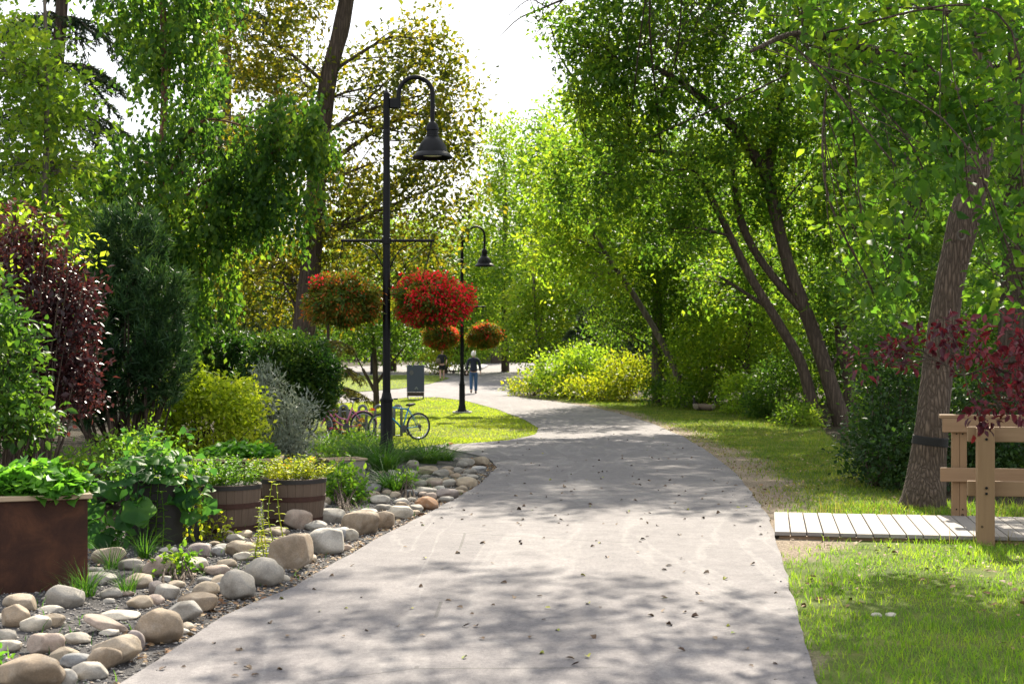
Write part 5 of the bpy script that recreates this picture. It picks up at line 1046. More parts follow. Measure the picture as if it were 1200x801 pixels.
lawn_grass('far_grass', FAR, 90000, .08, .035, M_lawn, 59, 'bright mown grass of the lawn beyond the path')
# creeping plants beside the gravel
lawn_grass('bed_weeds', BED, 2600, .12, .009, M_lily, 60, 'thin weeds between the stones', lambda x, y: (y < 19) & (fn(x, y, 1.2, 33) > .56), lean=.9)
# ------------------------------------------------------------------ footbridge
o0 = Vector((2.41, 13.05, 0)); ub = Vector((math.cos(-.178), math.sin(-.178), 0)); ang = -.178
br = empty('footbridge', o0, 'wooden footbridge with a planked deck and timber rails leaving the path', 'bridge', rz=ang)
BW, BL, ZD = 1.65, 7.2, .075
mb = MB(); x = 0; rs = np.random.RandomState(4)
while x < BL:
    w = .138; mb.box((x + w / 2, BW / 2 + rs.normal(0, .006), ZD - .018 + rs.uniform(-.002, .002)), (w, BW + rs.uniform(-.01, .02), .036), bev=.004); x += w + .009
mb.build('deck', M_deck, br)
mb = MB()
for y in (.05, BW / 2, BW - .05): mb.box((BL / 2 + .02, y, ZD - .1), (BL - .04, .045, .12))
mb.build('joist', M_rail, br)
for k in range(3):
    xx = 1.84 + k * 2.4
    MB().box((xx, -.078, .5), (.145, .145, 1.1), bev=.006).build('post', M_post, br)
    for dx in (-.036, .036): MB().box((xx + dx, BW + .04, .5), (.07, .1, 1.0), bev=.004).build('post', M_post, br)
    for z in (1.01, .95, .52, .47):
        MB().tube([Vector((xx + .0, -.15, z)), Vector((xx + .0, -.16, z))], .012, 10).build('bolt', M_black, br)
    for z in (.9, .5, .14):
        for dx in (-.03, .03): MB().tube([Vector((xx + dx, BW - .012, z)), Vector((xx + dx, BW - .016, z))], .008, 8).build('bolt', M_black, br)
L = BL - 1.7
MB().box((1.70 + L / 2, .02, .985), (L, .045, .135), bev=.005).build('top_rail', M_rail, br); MB().box((1.70 + L / 2, .02, .5), (L, .045, .135), bev=.005).build('mid_rail', M_rail, br)
MB().box((1.72 + L / 2, BW - .037, .985), (L + .1, .045, .135), bev=.005).build('top_rail', M_rail, br); MB().box((1.70 + L / 2, BW - .037, .49), (L + .1, .045, .14), bev=.005).build('mid_rail', M_rail, br)
MB().box((1.72 + L / 2, BW + .03, 1.073), (L + .14, .15, .038), bev=.005).build('rail_cap', M_rail, br)

# ------------------------------------------------------------------ lamps
def lamp(px, py, Y, label, pad=False):
    p = P(px, py, Y); z0 = gz(p.x, p.y); r = empty('street_lamp', (p.x, p.y, z0), label, 'street lamp', 'black lamp posts with flower baskets')
    k = .01336 * (p.z + 0 - z0 + 6.0) / 6.0
    H = lambda y: (533 - y) * .01336
    if pad: MB().box((0, 0, .0), (.62, .62, .12), bev=.015).build('footing', M_concrete, r); MB().box((0, 0, .075), (.42, .42, .03), bev=.006).build('base_plate', M_black, r)
    else: MB().box((-.02, .0, -.02), (.62, .55, .18), bev=.02).build('footing', M_concrete, r)
    b = .09
    MB().lathe([(.15, b), (.15, b + .03), (.125, b + .06), (.118, b + .12), (.098, b + .2), (.092, H(466)), (.105, H(465.5)), (.105, H(463)), (.085, H(461.5)), (.066, H(455)), (.0, H(454.9))], 28).build('base', M_black, r, True, 30)
    MB().lathe([(.062, H(456)), (.058, H(280)), (.053, H(152)), (.058, H(151.6)), (.058, H(148)), (.05, H(147.6)), (.05, H(145)), (.053, H(144)), (.052, H(107)), (.055, H(106)), (.055, H(104.5)), (.03, H(102)), (.014, H(100.5)), (.012, H(99)), (.002, H(98))], 24).build('pole', M_black, r, True, 30)
    # gooseneck
    MB().box((.12, 0, H(116)), (.15, .07, .16), bev=.012).build('bracket', M_black, r)
    cx = .455; R = .265
    g = [Vector((.19, 0, H(122))), Vector((.19, 0, H(110)))] + [Vector((cx - R * math.cos(a), 0, H(105) + R * math.sin(a))) for a in np.linspace(0, PI, 15)] + [Vector((cx + R, 0, H(120))), Vector((cx + R, 0, H(139)))]
    MB().tube(g, .036, 12).build('arm', M_black, r, True, 40)
    x0 = cx + R
    sh = MB().lathe([(.034, H(137)), (.05, H(138)), (.085, H(141)), (.1, H(145)), (.102, H(147.5)), (.09, H(148)), (.09, H(153.5)), (.105, H(154)), (.107, H(156)), (.125, H(157)), (.17, H(161)), (.21, H(166)), (.232, H(171)), (.238, H(173.4)), (.262, H(174)), (.3, H(177.2)), (.32, H(179.2)), (.318, H(180.2)), (.3, H(179)), (.225, H(174)), (.12, H(160)), (.0, H(159))], 36, (x0, 0, 0)).build('lamp_shade', M_black, r, True, 35)
    MB().lathe([(.0, H(178)), (.14, H(177.5)), (.19, H(175)), (.19, H(174.5))], 24, (x0, 0, 0)).build('lens', M_lens, sh, True)
    # crossbar with curved braces
    zc = H(277); MB().tube([Vector((-.72, 0, zc)), Vector((.75, 0, zc))], .024, 10).build('crossbar', M_black, r, True, 40)
    for s in (-1, 1):
        MB().tube(spline([Vector((s * .055, 0, zc - .42)), Vector((s * .2, 0, zc - .16)), Vector((s * .46, 0, zc - .02))], 6), .009, 6).build('brace', M_black, r, True)
        MB().tube([Vector((s * .695, 0, zc - .02)), Vector((s * .695, 0, zc - .09))], .012, 6).build('hook', M_black, r)
    MB().lathe([(.066, zc - .05), (.075, zc - .045), (.075, zc + .045), (.066, zc + .05)], 20).build('collar', M_black, r, True, 30)
    return r, zc
def basket(lp, zc, s, label, redness, seed, rx=.58, rz=.46, grn=1.0, dx=0):
    rs = np.random.RandomState(seed); b = Vector(lp.location) + Vector((s * .695, 0, zc - .09)); r = empty('flower_basket', b, label, 'flower basket', 'hanging flower baskets')
    zb = -.9
    MB().lathe([(.001, zb + .02), (.16, zb + .05), (.25, zb + .2), (.27, zb + .34), (.28, zb + .34), (.26, zb + .2)], 24).build('bowl', M_barkd, r, True)
    for a in (0, 2.1, 4.2): MB().tube([Vector((0, 0, .0)), Vector((.27 * math.cos(a), .27 * math.sin(a), zb + .34))], .005, 4).build('chain', M_black, r)
    c = np.array([dx, 0, zb + .04]); ax = np.array([rx, rx, rz]); n = 1100
    d = sph(rs, n); d[:, 2] = np.where(d[:, 2] < -.6, d[:, 2] * .8, d[:, 2]); q = c + d * ax * (rs.uniform(.5, 1, n) ** .5 * (.66 + .5 * vnoise(d * 2.9 + seed, 3)))[:, None]
    def put(nm, m, idx, L, Wd, per, dr, cl=.2, st='quad'):
        p = np.repeat(q[idx] if nm == 'foliage' else c + (q[idx] - c) * 1.07, per, 0) + rs.normal(0, .045, (len(idx) * per, 3)); dd = np.repeat(d[idx], per, 0); k = len(p); s2 = rs.uniform(.6, 1.3, k)
        D = dd * .7 + rs.normal(0, .55, (k, 3)) - [0, 0, dr]; N = dd + rs.normal(0, .5, (k, 3)); V, Fc = leaf_geo(p, D, N, L * s2, Wd * s2, st, curl=cl); o = link(nm, np_mesh(nm, V, Fc), m, r); return o
    put('foliage', M_rust_leaf, np.arange(n), .085, .03, int(10 * grn), .35)
    # petals sit on the outside, denser on one side
    out = np.nonzero(np.linalg.norm((q - c) / ax, axis=1) > .72)[0]
    fac = vnoise(d[out] * 1.7 + seed * 3, 2) + .25 * d[out][:, 0] + .1 * d[out][:, 2]
    sel = out[fac > np.quantile(fac, 1 - redness)]; put('blossoms', M_red, sel, .05, .036, 11 if redness > .5 else 6, .1)
    oth = out[rs.uniform(0, 1, len(out)) < .5]; put('blossoms', M_orange, oth, .045, .026, 6, .2)
    return r
L1, zc1 = lamp(453, 533, 22.3, 'tall black lamp post with an arched neck rising from the grass clumps beside the path')
L2, zc2 = lamp(541.5, 484, 45.7, 'smaller looking black lamp post standing on the lawn island behind', True)
basket(L1, zc1, -1, 'orange green hanging flower basket left of the tall lamp post', .05, 1, .56, .44)
basket(L1, zc1, 1, 'bright red hanging flower basket right of the tall lamp post', .8, 2, .58, .42)
basket(L2, zc2, -1, 'dark hanging basket with a red fringe on the lamp post on the lawn', .3, 3, .55, .48)
basket(L2, zc2, 1, 'orange brown hanging basket on the lamp post on the lawn, above the white haired walker', .08, 4, .54, .4)
# lower part of a third post far behind
q = W(436, 439); r = empty('street_lamp', q, 'far dark post seen low between the forked tree and the tall lamp post', 'street lamp'); MB().lathe([(.16, 0), (.12, .15), (.11, 1.4), (.07, 1.6)], 16).build('base', M_black, r, True, 30); MB().lathe([(.065, 1.6), (.055, 4.6)], 12).build('pole', M_black, r, True)

# ------------------------------------------------------------------ sign
q = W(487, 468.5); sg = empty('sign_board', q, 'slate blue sign board on a bent tube frame at the tip of the lawn', 'sign', rz=-.12)
k = q.y / F; wd, top, bot = 20.5 * k, 41 * k, 4.5 * k
MB().box((0, 0, (top + 9.5 * k) / 2), (wd, .09, top - 9.5 * k), bev=.012).build('panel', M_slate, sg)
MB().box((0, 0, (bot + 9.3 * k) / 2), (wd - .01, .08, 9.3 * k - bot - .004), bev=.01).build('lower_panel', M_brownp, sg)
fr = spline([Vector((-wd / 2 + .03, 0, bot + .04)), Vector((-wd / 2 + .04, 0, .07)), Vector((-wd / 2 + .12, 0, .03)), Vector((wd / 2 - .12, 0, .03)), Vector((wd / 2 - .04, 0, .07)), Vector((wd / 2 - .03, 0, bot + .04))], 5)
MB().tube(fr, .022, 8).build('frame', M_charpaint, sg, True)
mb = MB(); cx, cz = -wd * .22, top - 9 * k   # oval emblem
for R, w in ((2.4 * k, .012), (1.4 * k, .01)): mb.tube([Vector((cx + R * .8 * math.cos(a), -.048, cz + R * math.sin(a))) for a in np.linspace(0, 2 * PI, 25)], w, 4, False)
mb.box((cx, -.048, cz), (1.0 * k, .006, 1.8 * k)); mb.build('emblem', M_emblem, sg)
mb = MB(); cx, cz = wd * .06, 13.3 * k
for s in (-1, 1): mb.tube([Vector((cx, -.047, cz + 2.1 * k)), Vector((cx + s * 1.7 * k, -.047, cz - .8 * k))], .02, 4)
mb.box((cx, -.047, cz + .2 * k), (1.6 * k, .006, .6 * k)); mb.build('emblem', M_emblem2, sg)

# ------------------------------------------------------------------ bicycles
def bicycle(loc, rz, paint, label, fender=False, rw=.315, step=False, sh=.17):
    r = empty('bicycle', loc, label, 'bicycle', None, rz); wb = 1.0; z = rw
    def wheel(x):
        w = MB().tube([Vector((x + (rw - .02) * math.cos(a), 0, z + (rw - .02) * math.sin(a))) for a in np.linspace(0, 2 * PI, 37)], .021, 8, False).build('wheel', M_rubber, r, True)
        MB().tube([Vector((x + (rw - .05) * math.cos(a), 0, z + (rw - .05) * math.sin(a))) for a in np.linspace(0, 2 * PI, 37)], .012, 6, False).build('rim', M_chrome, w, True)
        mb = MB()
        for k in range(24):
            a = 2 * PI * k / 24; mb.tube([Vector((x + .02 * math.cos(a + .4), .02 * (-1) ** k, z + .02 * math.sin(a + .4))), Vector((x + (rw - .055) * math.cos(a), 0, z + (rw - .055) * math.sin(a)))], .0022, 3, False)
        mb.tube([Vector((x, -.05, z)), Vector((x, .05, z))], .02, 8); mb.build('spokes', M_chrome, w)
    RX, FX = .5, -.5; wheel(RX); wheel(FX)
    bb = Vector((.08, 0, z - .04)); st = Vector((.24, 0, z + .42)); hd = Vector((-.3, 0, z + .46)); hl = Vector((-.335, 0, z + .34)); re = Vector((RX, 0, z)); fe = Vector((FX, 0, z))
    mb = MB()
    if step: mb.tube(spline([hl, Vector((-.15, 0, z + .1)), bb], 6), .02, 8); mb.tube(spline([hd, Vector((-.1, 0, z + .2)), bb + (st - bb) * .35], 6), .018, 8)
    else: mb.tube([hd, st - Vector((.01, 0, .03))], .019, 8); mb.tube([hl, bb], .022, 8)
    mb.tube([bb, st], .019, 8); mb.tube([hd + Vector((-.01, 0, .04)), hl], .023, 8)
    for s in (-1, 1): mb.tube([bb + Vector((0, s * .03, 0)), re + Vector((0, s * .05, 0))], .011, 6); mb.tube([st + Vector((0, s * .02, -.04)), re + Vector((0, s * .05, 0))], .01, 6); mb.tube([hl + Vector((0, s * .04, 0)), hl + Vector((-.04, s * .05, -.1)), fe + Vector((0, s * .05, 0))], .013, 6)
    mb.build('frame', paint, r, True)
    sd = st + Vector((.04, 0, sh)); mb = MB().tube([st, sd], .013, 8); mb.build('seat_post', M_chrome, r, True)
    me, d = rock_mesh('seat', (.27, .15, .07), 3, 2.3, .04, 3); v = np.array([x.co[:] for x in me.vertices]); v[:, 1] *= np.clip(.45 + (v[:, 0] + .13) * 2.6, .3, 1.1); v[:, 2] += .12 * np.clip(v[:, 0], 0, 1) ; me.vertices.foreach_set('co', v.astype(np.float32).ravel()); o = link('seat', me, M_rubber, r, True); o.location = sd + Vector((.01, 0, .02))
    hb = hd + Vector((-.03, 0, .15)); mb = MB().tube([hd, hb], .014, 8); mb.tube(spline([Vector((hb.x + .1, -.29, hb.z + .03)), Vector((hb.x - .02, -.22, hb.z + .02)), hb, Vector((hb.x - .02, .22, hb.z + .02)), Vector((hb.x + .1, .29, hb.z + .03))], 5), .012, 8); mb.build('handlebar', M_chrome, r, True)
    for s in (-1, 1): MB().tube([Vector((hb.x + .02, s * .262, hb.z + .025)), Vector((hb.x + .11, s * .292, hb.z + .03))], .017, 8).build('grip', M_rubber, r, True)
    mb = MB().tube([bb + Vector((0, -.055, 0)), bb + Vector((0, -.062, 0))], .085, 24); mb.tube([bb + Vector((0, -.06, 0)), bb + Vector((.1, -.08, -.13))], .012, 6); mb.tube([bb + Vector((0, .06, 0)), bb + Vector((-.1, .08, .13))], .012, 6); mb.tube([re + Vector((0, -.05, 0)), re + Vector((0, -.065, 0))], .045, 16); mb.build('crank', M_charpaint, r)
    mb = MB().tube([bb + Vector((0, -.058, .085)), re + Vector((0, -.058, .045))], .005, 4); mb.tube([bb + Vector((0, -.058, -.085)), re + Vector((0, -.058, -.08)), ], .005, 4); mb.tube([re + Vector((0, -.058, -.02)), re + Vector((.02, -.058, -.1))], .02, 6); mb.build('chain', M_charpaint, r)
    for s in (-1, 1): MB().box(bb + Vector((.1 * -s, -.13 * -s, -.13 * -s)), (.09, .08, .022)).build('pedal', M_rubber, r)
    if fender:
        for x, a0, a1 in ((RX, .0, 2.6), (FX, .6, 3.0)):
            mb = MB(); n = 20; R = rw + .022; vs = []
            for i in range(n):
                a = a0 + (a1 - a0) * i / (n - 1)
                for yy, dr in ((-.034, -.014), (-.02, .002), (.02, .002), (.034, -.014)): vs.append((x + (R + dr) * math.cos(a), yy, z + (R + dr) * math.sin(a)))
            fs = [(i * 4 + j, i * 4 + j + 1, i * 4 + j + 5, i * 4 + j + 4) for i in range(n - 1) for j in range(3)]; mb.add(vs, fs); o = mb.build('fender', paint, r, True); s = o.modifiers.new('thick', 'SOLIDIFY'); s.thickness = .004
    return r
def bikeloc(px, py):
    g = W(px, py); return g
g = W(468, 516.5); bicycle(g, .62, M_bluepaint, 'blue bicycle with a black seat parked right of the tall lamp post', sh=.05)
g = W(401, 514); bicycle(g, .35, M_pinkpaint, 'pink bicycle with pink fenders leaning in the rack', True, step=True)
g = W(382, 509); bicycle(g, .4, M_charpaint, 'dark bicycle mostly hidden behind the round hedge, only its seat showing')
g = W(430, 512); rk = empty('bike_rack', g, 'grey steel bicycle rack of bent hoops on the lawn edge', 'bike rack', rz=.05)
k = g.y / F
for x in (-27, -5, 14, 36):
    R = 4.3 * k; xx = x * k; top = 37 * k; MB().tube([Vector((xx - R, 0, -.02))] + [Vector((xx - R * math.cos(a), 0, top - R + R * math.sin(a))) for a in np.linspace(0, PI, 11)] + [Vector((xx + R, 0, -.02))], .034, 10).build('hoop', M_grey, rk, True)
MB().tube([Vector((-32 * k, .0, .03)), Vector((41 * k, 0, .03))], .025, 8).build('rail', M_grey, rk, True)

# ------------------------------------------------------------------ people
DG = bpy.context.evaluated_depsgraph_get
def skin_mesh(name, joints, edges, sub=2, root=0):
    """joints: list of (x, y, z, rx[, ry])"""
    me = bpy.data.meshes.new(name); me.from_pydata([j[:3] for j in joints], edges, []); o = bpy.data.objects.new(name, me); COL.objects.link(o)
    m = o.modifiers.new('skin', 'SKIN'); m.use_smooth_shade = True
    for i, v in enumerate(me.skin_vertices[0].data):
        j = joints[i]; v.radius = (j[3], j[4] if len(j) > 4 else j[3]); v.use_root = (i == root)
    s = o.modifiers.new('sub', 'SUBSURF'); s.levels = s.render_levels = sub
    bpy.context.view_layer.update(); ev = o.evaluated_get(DG()); out = bpy.data.meshes.new_from_object(ev); bpy.data.objects.remove(o); return out
def join_remesh(name, meshes, voxel, mat, parent):
    bm = bmesh.new()
    for m in meshes: bm.from_mesh(m)
    me = bpy.data.meshes.new(name); bm.to_mesh(me); bm.free(); o = link(name, me, None, parent)
    r = o.modifiers.new('r', 'REMESH'); r.mode = 'VOXEL'; r.voxel_size = voxel; s = o.modifiers.new('s', 'SMOOTH'); s.iterations = 3; s.factor = .4
    bpy.context.view_layer.update(); ev = o.evaluated_get(DG()); new = bpy.data.meshes.new_from_object(ev); o.modifiers.clear(); o.data = new; new.materials.clear(); new.materials.append(mat)
    new.polygons.foreach_set('use_smooth', np.ones(len(new.polygons), bool)); return o
def ellip(name, c, d, sub=3, fn=None):
    bm = bmesh.new(); bmesh.ops.create_icosphere(bm, subdivisions=sub, radius=1)
    for v in bm.verts:
        p = v.co.copy(); 
        if fn: p = fn(p)
        v.co = Vector((p.x * d[0] + c[0], p.y * d[1] + c[1], p.z * d[2] + c[2]))
    me = bpy.data.meshes.new(name); bm.to_mesh(me); bm.free(); return me
def head_parts(c, face):       # face: +1 looks along +y (away), -1 towards the camera
    def sh(p):
        q = p.copy()
        if p.z < 0: q.x *= 1 - .28 * (-p.z); q.y *= 1 - .12 * (-p.z)
        return q
    hs = [ellip('h', c, (.076, .096, .115), 3, sh), ellip('n', (c[0], c[1] + face * .1, c[2] - .012), (.013, .02, .026), 2), ellip('m', (c[0], c[1] + face * .082, c[2] - .058), (.026, .016, .009), 2), ellip('m', (c[0], c[1] + face * .078, c[2] - .095), (.03, .02, .02), 2)]
    for s in (-1, 1): hs += [ellip('e', (c[0] + s * .077, c[1] - face * .005, c[2] - .01), (.012, .022, .033), 2), ellip('e', (c[0] + s * .03, c[1] + face * .083, c[2] + .012), (.014, .012, .009), 2)]
    return hs
def person(loc, rz, label, scale, face, legs, arms, cloth):
    """legs / arms: joint positions for each side in metres, standing 1.7 tall"""
    r = empty('person', loc, label, 'person', None, rz); r.scale = (scale,) * 3
    J = [(0, 0, .96, .1, .08), (0, 0, 1.12, .11, .085), (0, .0, 1.3, .15, .1), (0, 0, 1.42, .1, .075), (0, .01, 1.5, .05), (0, face * .015, 1.58, .05)]
    E = [(0, 1), (1, 2), (2, 3), (3, 4), (4, 5)]
    for leg in legs:
        i = len(J); J += [(*leg[0], .07), (*leg[1], .06), (*leg[2], .042), (leg[2][0], leg[2][1] + face * .06, leg[2][2] - .06, .036), (leg[2][0], leg[2][1] + face * .15, leg[2][2] - .065, .028)]; E += [(0, i), (i, i + 1), (i + 1, i + 2), (i + 2, i + 3), (i + 3, i + 4)]
    fing = []
    for arm in arms:
        i = len(J); a, b, c = [Vector(v) for v in arm]; d = (c - b).normalized(); J += [(*a, .055), (*b, .042), (*c, .028), (*(c + d * .05), .03, .017)]; E += [(3, i), (i, i + 1), (i + 1, i + 2), (i + 2, i + 3)]
        sx = 1 if a.x > 0 else -1; fw = Vector((0, face, 0)); palm = c + d * .05
        for k, ln in enumerate((.062, .072, .068, .052)):
            off = fw * (.027 - .018 * k); p0 = palm + off * .7 - d * .01; p1 = palm + off + d * .03; p2 = p1 + d * ln * .5 + Vector((-sx * .006, 0, 0)); p3 = p2 + d * ln * .45 + Vector((-sx * .016, 0, 0)); fing.append(skin_mesh('f', [(*p0, .0095), (*p1, .0092), (*p2, .0085), (*p3, .0065)], [(0, 1), (1, 2), (2, 3)], 1))
        p0 = c + fw * .012 + d * .015; p1 = p0 + fw * .028 + d * .022; p2 = p1 + fw * .008 + d * .03; fing.append(skin_mesh('f', [(*p0, .012), (*p1, .011), (*p2, .008)], [(0, 1), (1, 2)], 1))
    body = join_remesh('body', [skin_mesh('b', J, E)] + fing + head_parts((0, face * .02, 1.66), face), .011, M_skin, r)
    for e in (-1, 1): link('eye', ellip('eye', (e * .03, face * .105, 1.672), (.011, .008, .007), 2), M_gblack, r, True)
    cloth(r, J); return r
def dress_walker(r, J):
    # jacket with sleeves, jeans, shoes, hair; seen from behind
    jk = skin_mesh('jacket', [(0, 0, .9, .178, .13), (0, 0, 1.0, .17, .125), (0, 0, 1.15, .16, .115), (0, 0, 1.32, .185, .125), (0, -.005, 1.44, .14, .09), (0, .005, 1.51, .068, .062),
                              (-.2, 0, 1.41, .078), (-.265, .0, 1.16, .066), (-.285, .05, .93, .054), (.2, 0, 1.41, .078), (.265, 0, 1.16, .066), (.285, -.03, .93, .054)],
                   [(0, 1), (1, 2), (2, 3), (3, 4), (4, 5), (4, 6), (6, 7), (7, 8), (4, 9), (9, 10), (10, 11)]); link('jacket', jk, M_navy, r, True)
    tr = skin_mesh('t', [(0, 0, 1.0, .16, .12), (-.09, 0, .82, .1, .1), (-.1, -.02, .5, .078), (-.1, -.07, .13, .068), (.09, 0, .82, .1, .1), (.095, .05, .5, .078), (.09, .07, .07, .068)], [(0, 1), (1, 2), (2, 3), (0, 4), (4, 5), (5, 6)]); link('jeans', tr, M_jean, r, True)
    for x, y, z in ((-.1, -.08, .1), (.09, .07, .05)): link('shoe', skin_mesh('s', [(x, y - .05, z - .02, .05, .05), (x, y + .05, z - .025, .048, .042), (x, y + .16, z - .035, .035, .03)], [(0, 1), (1, 2)]), M_shoe, r, True)
    def hr(p): 
        q = p.copy(); q.x *= 1 + .12 * max(0, -p.z); n = math.sin(p.x * 17 + p.z * 5) * .03; return q * (1 + n)
    link('hair', ellip('hair', (0, -.012, 1.672), (.104, .105, .125), 3, hr), M_hairw, r, True)
g = W(555, 461.5)
person((g.x, g.y, g.z + .03), 0, 'walker with white hair in a navy jacket and blue jeans seen from behind', .98, 1,
       [((-.09, 0, .86), (-.1, -.02, .5), (-.1, -.08, .1)), ((.09, 0, .86), (.095, .05, .5), (.09, .07, .06))], [((-.19, 0, 1.41), (-.265, 0, 1.16), (-.285, .05, .9)), ((.19, 0, 1.41), (.265, 0, 1.16), (.285, -.03, .9))], dress_walker)
def dress_far(r, J):
    sh = skin_mesh('shirt', [(0, 0, .92, .16, .12), (0, 0, 1.1, .155, .115), (0, 0, 1.32, .18, .12), (0, 0, 1.44, .13, .085), (0, 0, 1.5, .065, .06), (-.2, 0, 1.41, .075), (-.27, -.02, 1.2, .07), (.2, 0, 1.41, .075), (.27, -.03, 1.2, .07)], [(0, 1), (1, 2), (2, 3), (3, 4), (3, 5), (5, 6), (3, 7), (7, 8)]); link('shirt', sh, M_blackc, r, True)
    so = skin_mesh('s', [(0, 0, .95, .155, .115), (-.09, 0, .82, .105, .1), (-.1, -.02, .56, .095), (.09, 0, .82, .105, .1), (.1, .03, .56, .095)], [(0, 1), (1, 2), (0, 3), (3, 4)]); link('shorts', so, M_blackc, r, True)
    for x, y, z in ((-.1, -.1, .08), (.1, .1, .06)): link('shoe', skin_mesh('s', [(x, y + .05, z - .02, .05), (x, y - .05, z - .025, .046), (x, y - .16, z - .035, .035)], [(0, 1), (1, 2)]), M_shoe, r, True)
    link('hair', ellip('hair', (0, .02, 1.685), (.098, .1, .115), 3, lambda p: Vector((p.x, p.y if p.y > -.3 or p.z > .4 else -.3, p.z))), M_hairb, r, True)
g = W(518, 445.5)
pr2 = person((g.x, g.y, g.z + .03), .1, 'distant walker in black shirt and shorts partly hidden by the hanging basket', .98, -1,
       [((-.09, 0, .86), (-.1, -.03, .5), (-.1, -.1, .1)), ((.09, 0, .86), (.1, .03, .5), (.1, .1, .08))], [((-.19, 0, 1.41), (-.28, 0, 1.16), (-.22, -.16, 1.0)), ((.19, 0, 1.41), (.28, 0, 1.16), (.24, -.12, .98))], dress_far)
me, d = rock_mesh('bag', (.3, .16, .34), 9, 3, .06, 3); bg = link('shoulder_bag', me, M_bag, None, True); bg.location = (g.x - .2, g.y - .22, g.z + 1.1); tag(bg, 'brown bag carried by the distant walker in black', 'bag')

# ------------------------------------------------------------------ geese
def goose(px, py, rz, label, seed, nz=.0):
    g = W(px, py); r = empty('goose', g, label, 'goose', 'resting geese', rz)
    b = skin_mesh('b', [(.0, 0, .12, .15, .115), (.17, 0, .13, .13, .11), (-.2, 0, .13, .115, .09), (-.36, 0, .15, .05, .03), (-.44, 0, .155, .03, .014), (.26, 0, .2, .07), (.29, 0, .32, .036), (.285, 0, .43, .031), (.3, 0, .49, .037), (.34, 0, .495, .028), (.385, 0, .48, .014), (.41, 0, .475, .009)],
                  [(0, 1), (0, 2), (2, 3), (3, 4), (1, 5), (5, 6), (6, 7), (7, 8), (8, 9), (9, 10), (10, 11)])
    o = link('body', b, [M_gbrown, M_gblack, M_gwhite, M_gbreast], r, True); mi = []
    for p in b.polygons:
        c = p.center
        if c.x > .2 and c.z > .235: m = 2 if (.27 < c.x < .335 and .455 < c.z < .5 and abs(c.y) > .012) else 1
        elif c.x > .2: m = 3
        elif c.x < -.38: m = 1
        else: m = 0
        mi.append(m)
    b.polygons.foreach_set('material_index', mi)
    for s in (-1, 1): me, d = rock_mesh('wing', (.42, .06, .15), seed + s, 2.2, .08, 3); w = link('wing', me, M_gbrown, r, True); w.location = (-.08, s * .105, .165); w.rotation_euler = (s * .35, .12, 0)
    return r
goose(829, 481.5, -2.5, 'goose with black neck and white cheek resting on the grass, turned to the right', 1)
goose(820, 481, 2.9, 'goose with pale breast resting on the grass, behind the other goose', 5)
bpy.data.objects['goose'].rotation_euler.z = -.6; bpy.data.objects['goose.001'].rotation_euler.z = -2.4

# ------------------------------------------------------------------ far wall
a = W(561, 425); w = empty('stone_wall', (a.x, 119, gz(a.x, 119)), 'low grey stone wall at the far end of the path', 'wall')
mb = MB(); rs = np.random.RandomState(9)
for k in range(4):
    for j in range(3): mb.box((k * .5 + .1 * (j % 2), 0, .14 + j * .23), (.48, .5 + rs.uniform(-.05, .05), .22), bev=.02)
mb.build('masonry', M_concrete, w)
c = W(582, 424.5); d = empty('dark_post_block', (c.x, 118, gz(c.x, 118)), 'dark brown broad timber block standing at the end of the grey wall', 'structure'); MB().box((0, 0, .75), (.85, .6, 1.5), bev=.04).build('block', M_brownp, d); MB().box((0, 0, 1.53), (.95, .7, .06), bev=.01).build('cap', M_brownp, d)

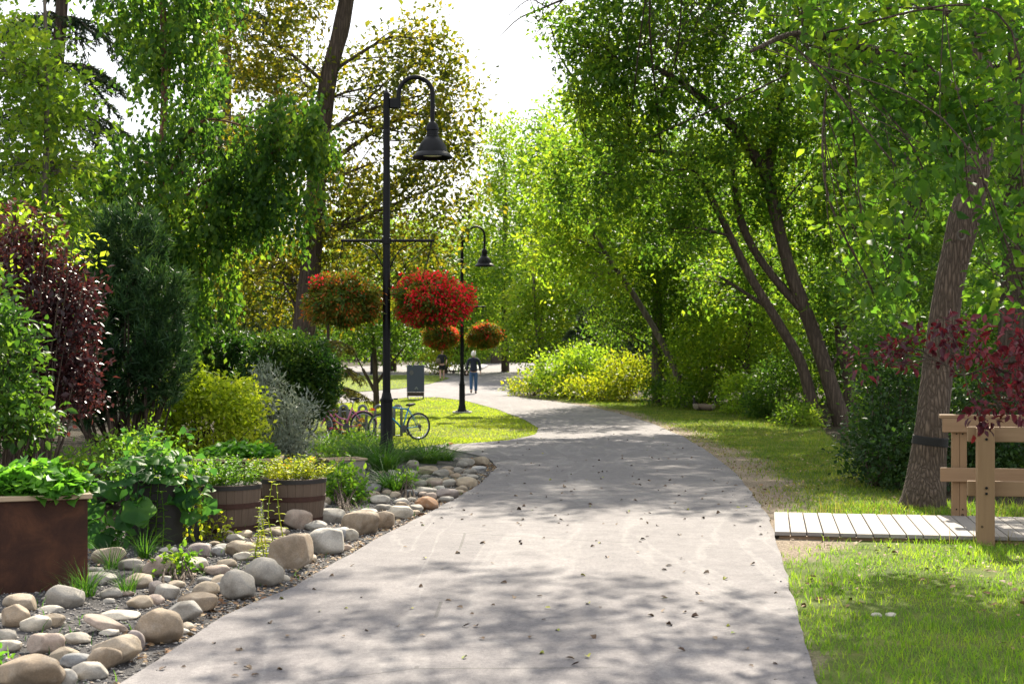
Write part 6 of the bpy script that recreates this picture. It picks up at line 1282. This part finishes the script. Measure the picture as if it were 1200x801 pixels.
# ------------------------------------------------------------------ light, sky, camera
SUN_AZ, SUN_EL = 10, 40
sd = bpy.data.lights.new('sun', 'SUN'); sd.energy = 5; sd.angle = math.radians(.53); sd.color = (1, .91, .76)
so = bpy.data.objects.new('sun', sd); COL.objects.link(so); az, el = math.radians(SUN_AZ), math.radians(SUN_EL)
dirv = Vector((math.sin(az) * math.cos(el), math.cos(az) * math.cos(el), math.sin(el))); so.rotation_euler = dirv.to_track_quat('Z', 'Y').to_euler(); so.location = dirv * 60
wd = bpy.data.worlds.new('World'); S.world = wd; wd.use_nodes = True; nt = wd.node_tree; nt.nodes.clear()
sky = nt.nodes.new('ShaderNodeTexSky'); sky.sky_type = 'NISHITA'; sky.sun_disc = False; sky.sun_elevation = el; sky.sun_rotation = az; sky.dust_density = 3; sky.air_density = 1.2
tc = nt.nodes.new('ShaderNodeTexCoord'); mp = nt.nodes.new('ShaderNodeMapping'); mp.inputs['Scale'].default_value = (1.6, 1.6, 4); nt.links.new(tc.outputs['Generated'], mp.inputs['Vector'])
nz = nt.nodes.new('ShaderNodeTexNoise'); nz.inputs['Scale'].default_value = 1.4; nz.inputs['Detail'].default_value = 6; nt.links.new(mp.outputs[0], nz.inputs['Vector'])
rp = nt.nodes.new('ShaderNodeValToRGB'); rp.color_ramp.elements[0].position = .25; rp.color_ramp.elements[0].color = (.55, .55, .55, 1); rp.color_ramp.elements[1].position = .6; rp.color_ramp.elements[1].color = (.95, .95, .95, 1); nt.links.new(nz.outputs['Fac'], rp.inputs['Fac'])
mx = nt.nodes.new('ShaderNodeMix'); mx.data_type = 'RGBA'; nt.links.new(rp.outputs['Color'], mx.inputs[0]); nt.links.new(sky.outputs[0], mx.inputs[6]); mx.inputs[7].default_value = (7.2, 7.4, 7.8, 1)
bg = nt.nodes.new('ShaderNodeBackground'); bg.inputs['Strength'].default_value = .082; nt.links.new(mx.outputs[2], bg.inputs['Color'])
ow = nt.nodes.new('ShaderNodeOutputWorld'); nt.links.new(bg.outputs[0], ow.inputs['Surface'])
cd = bpy.data.cameras.new('camera'); cam = bpy.data.objects.new('camera', cd); COL.objects.link(cam); cam.location = (0, 0, EYE); cam.rotation_euler = (PI / 2, 0, 0)
cd.sensor_width = 36; cd.lens = F / 1200 * 36; cd.shift_y = 14.5 / 1200; cd.clip_end = 2000; cd.clip_start = .1
cd.dof.use_dof = True; cd.dof.focus_distance = 15; cd.dof.aperture_fstop = 4.5
S.camera = cam
S.view_settings.view_transform = 'Standard'; S.view_settings.look = 'None'; S.view_settings.exposure = 1.5; S.view_settings.gamma = 1; S.view_settings.use_curve_mapping = False
S.cycles.max_bounces = 8; S.cycles.diffuse_bounces = 3; S.cycles.glossy_bounces = 2; S.cycles.transmission_bounces = 4; S.cycles.transparent_max_bounces = 4
S.cycles.use_denoising = True; S.cycles.caustics_reflective = False; S.cycles.caustics_refractive = False
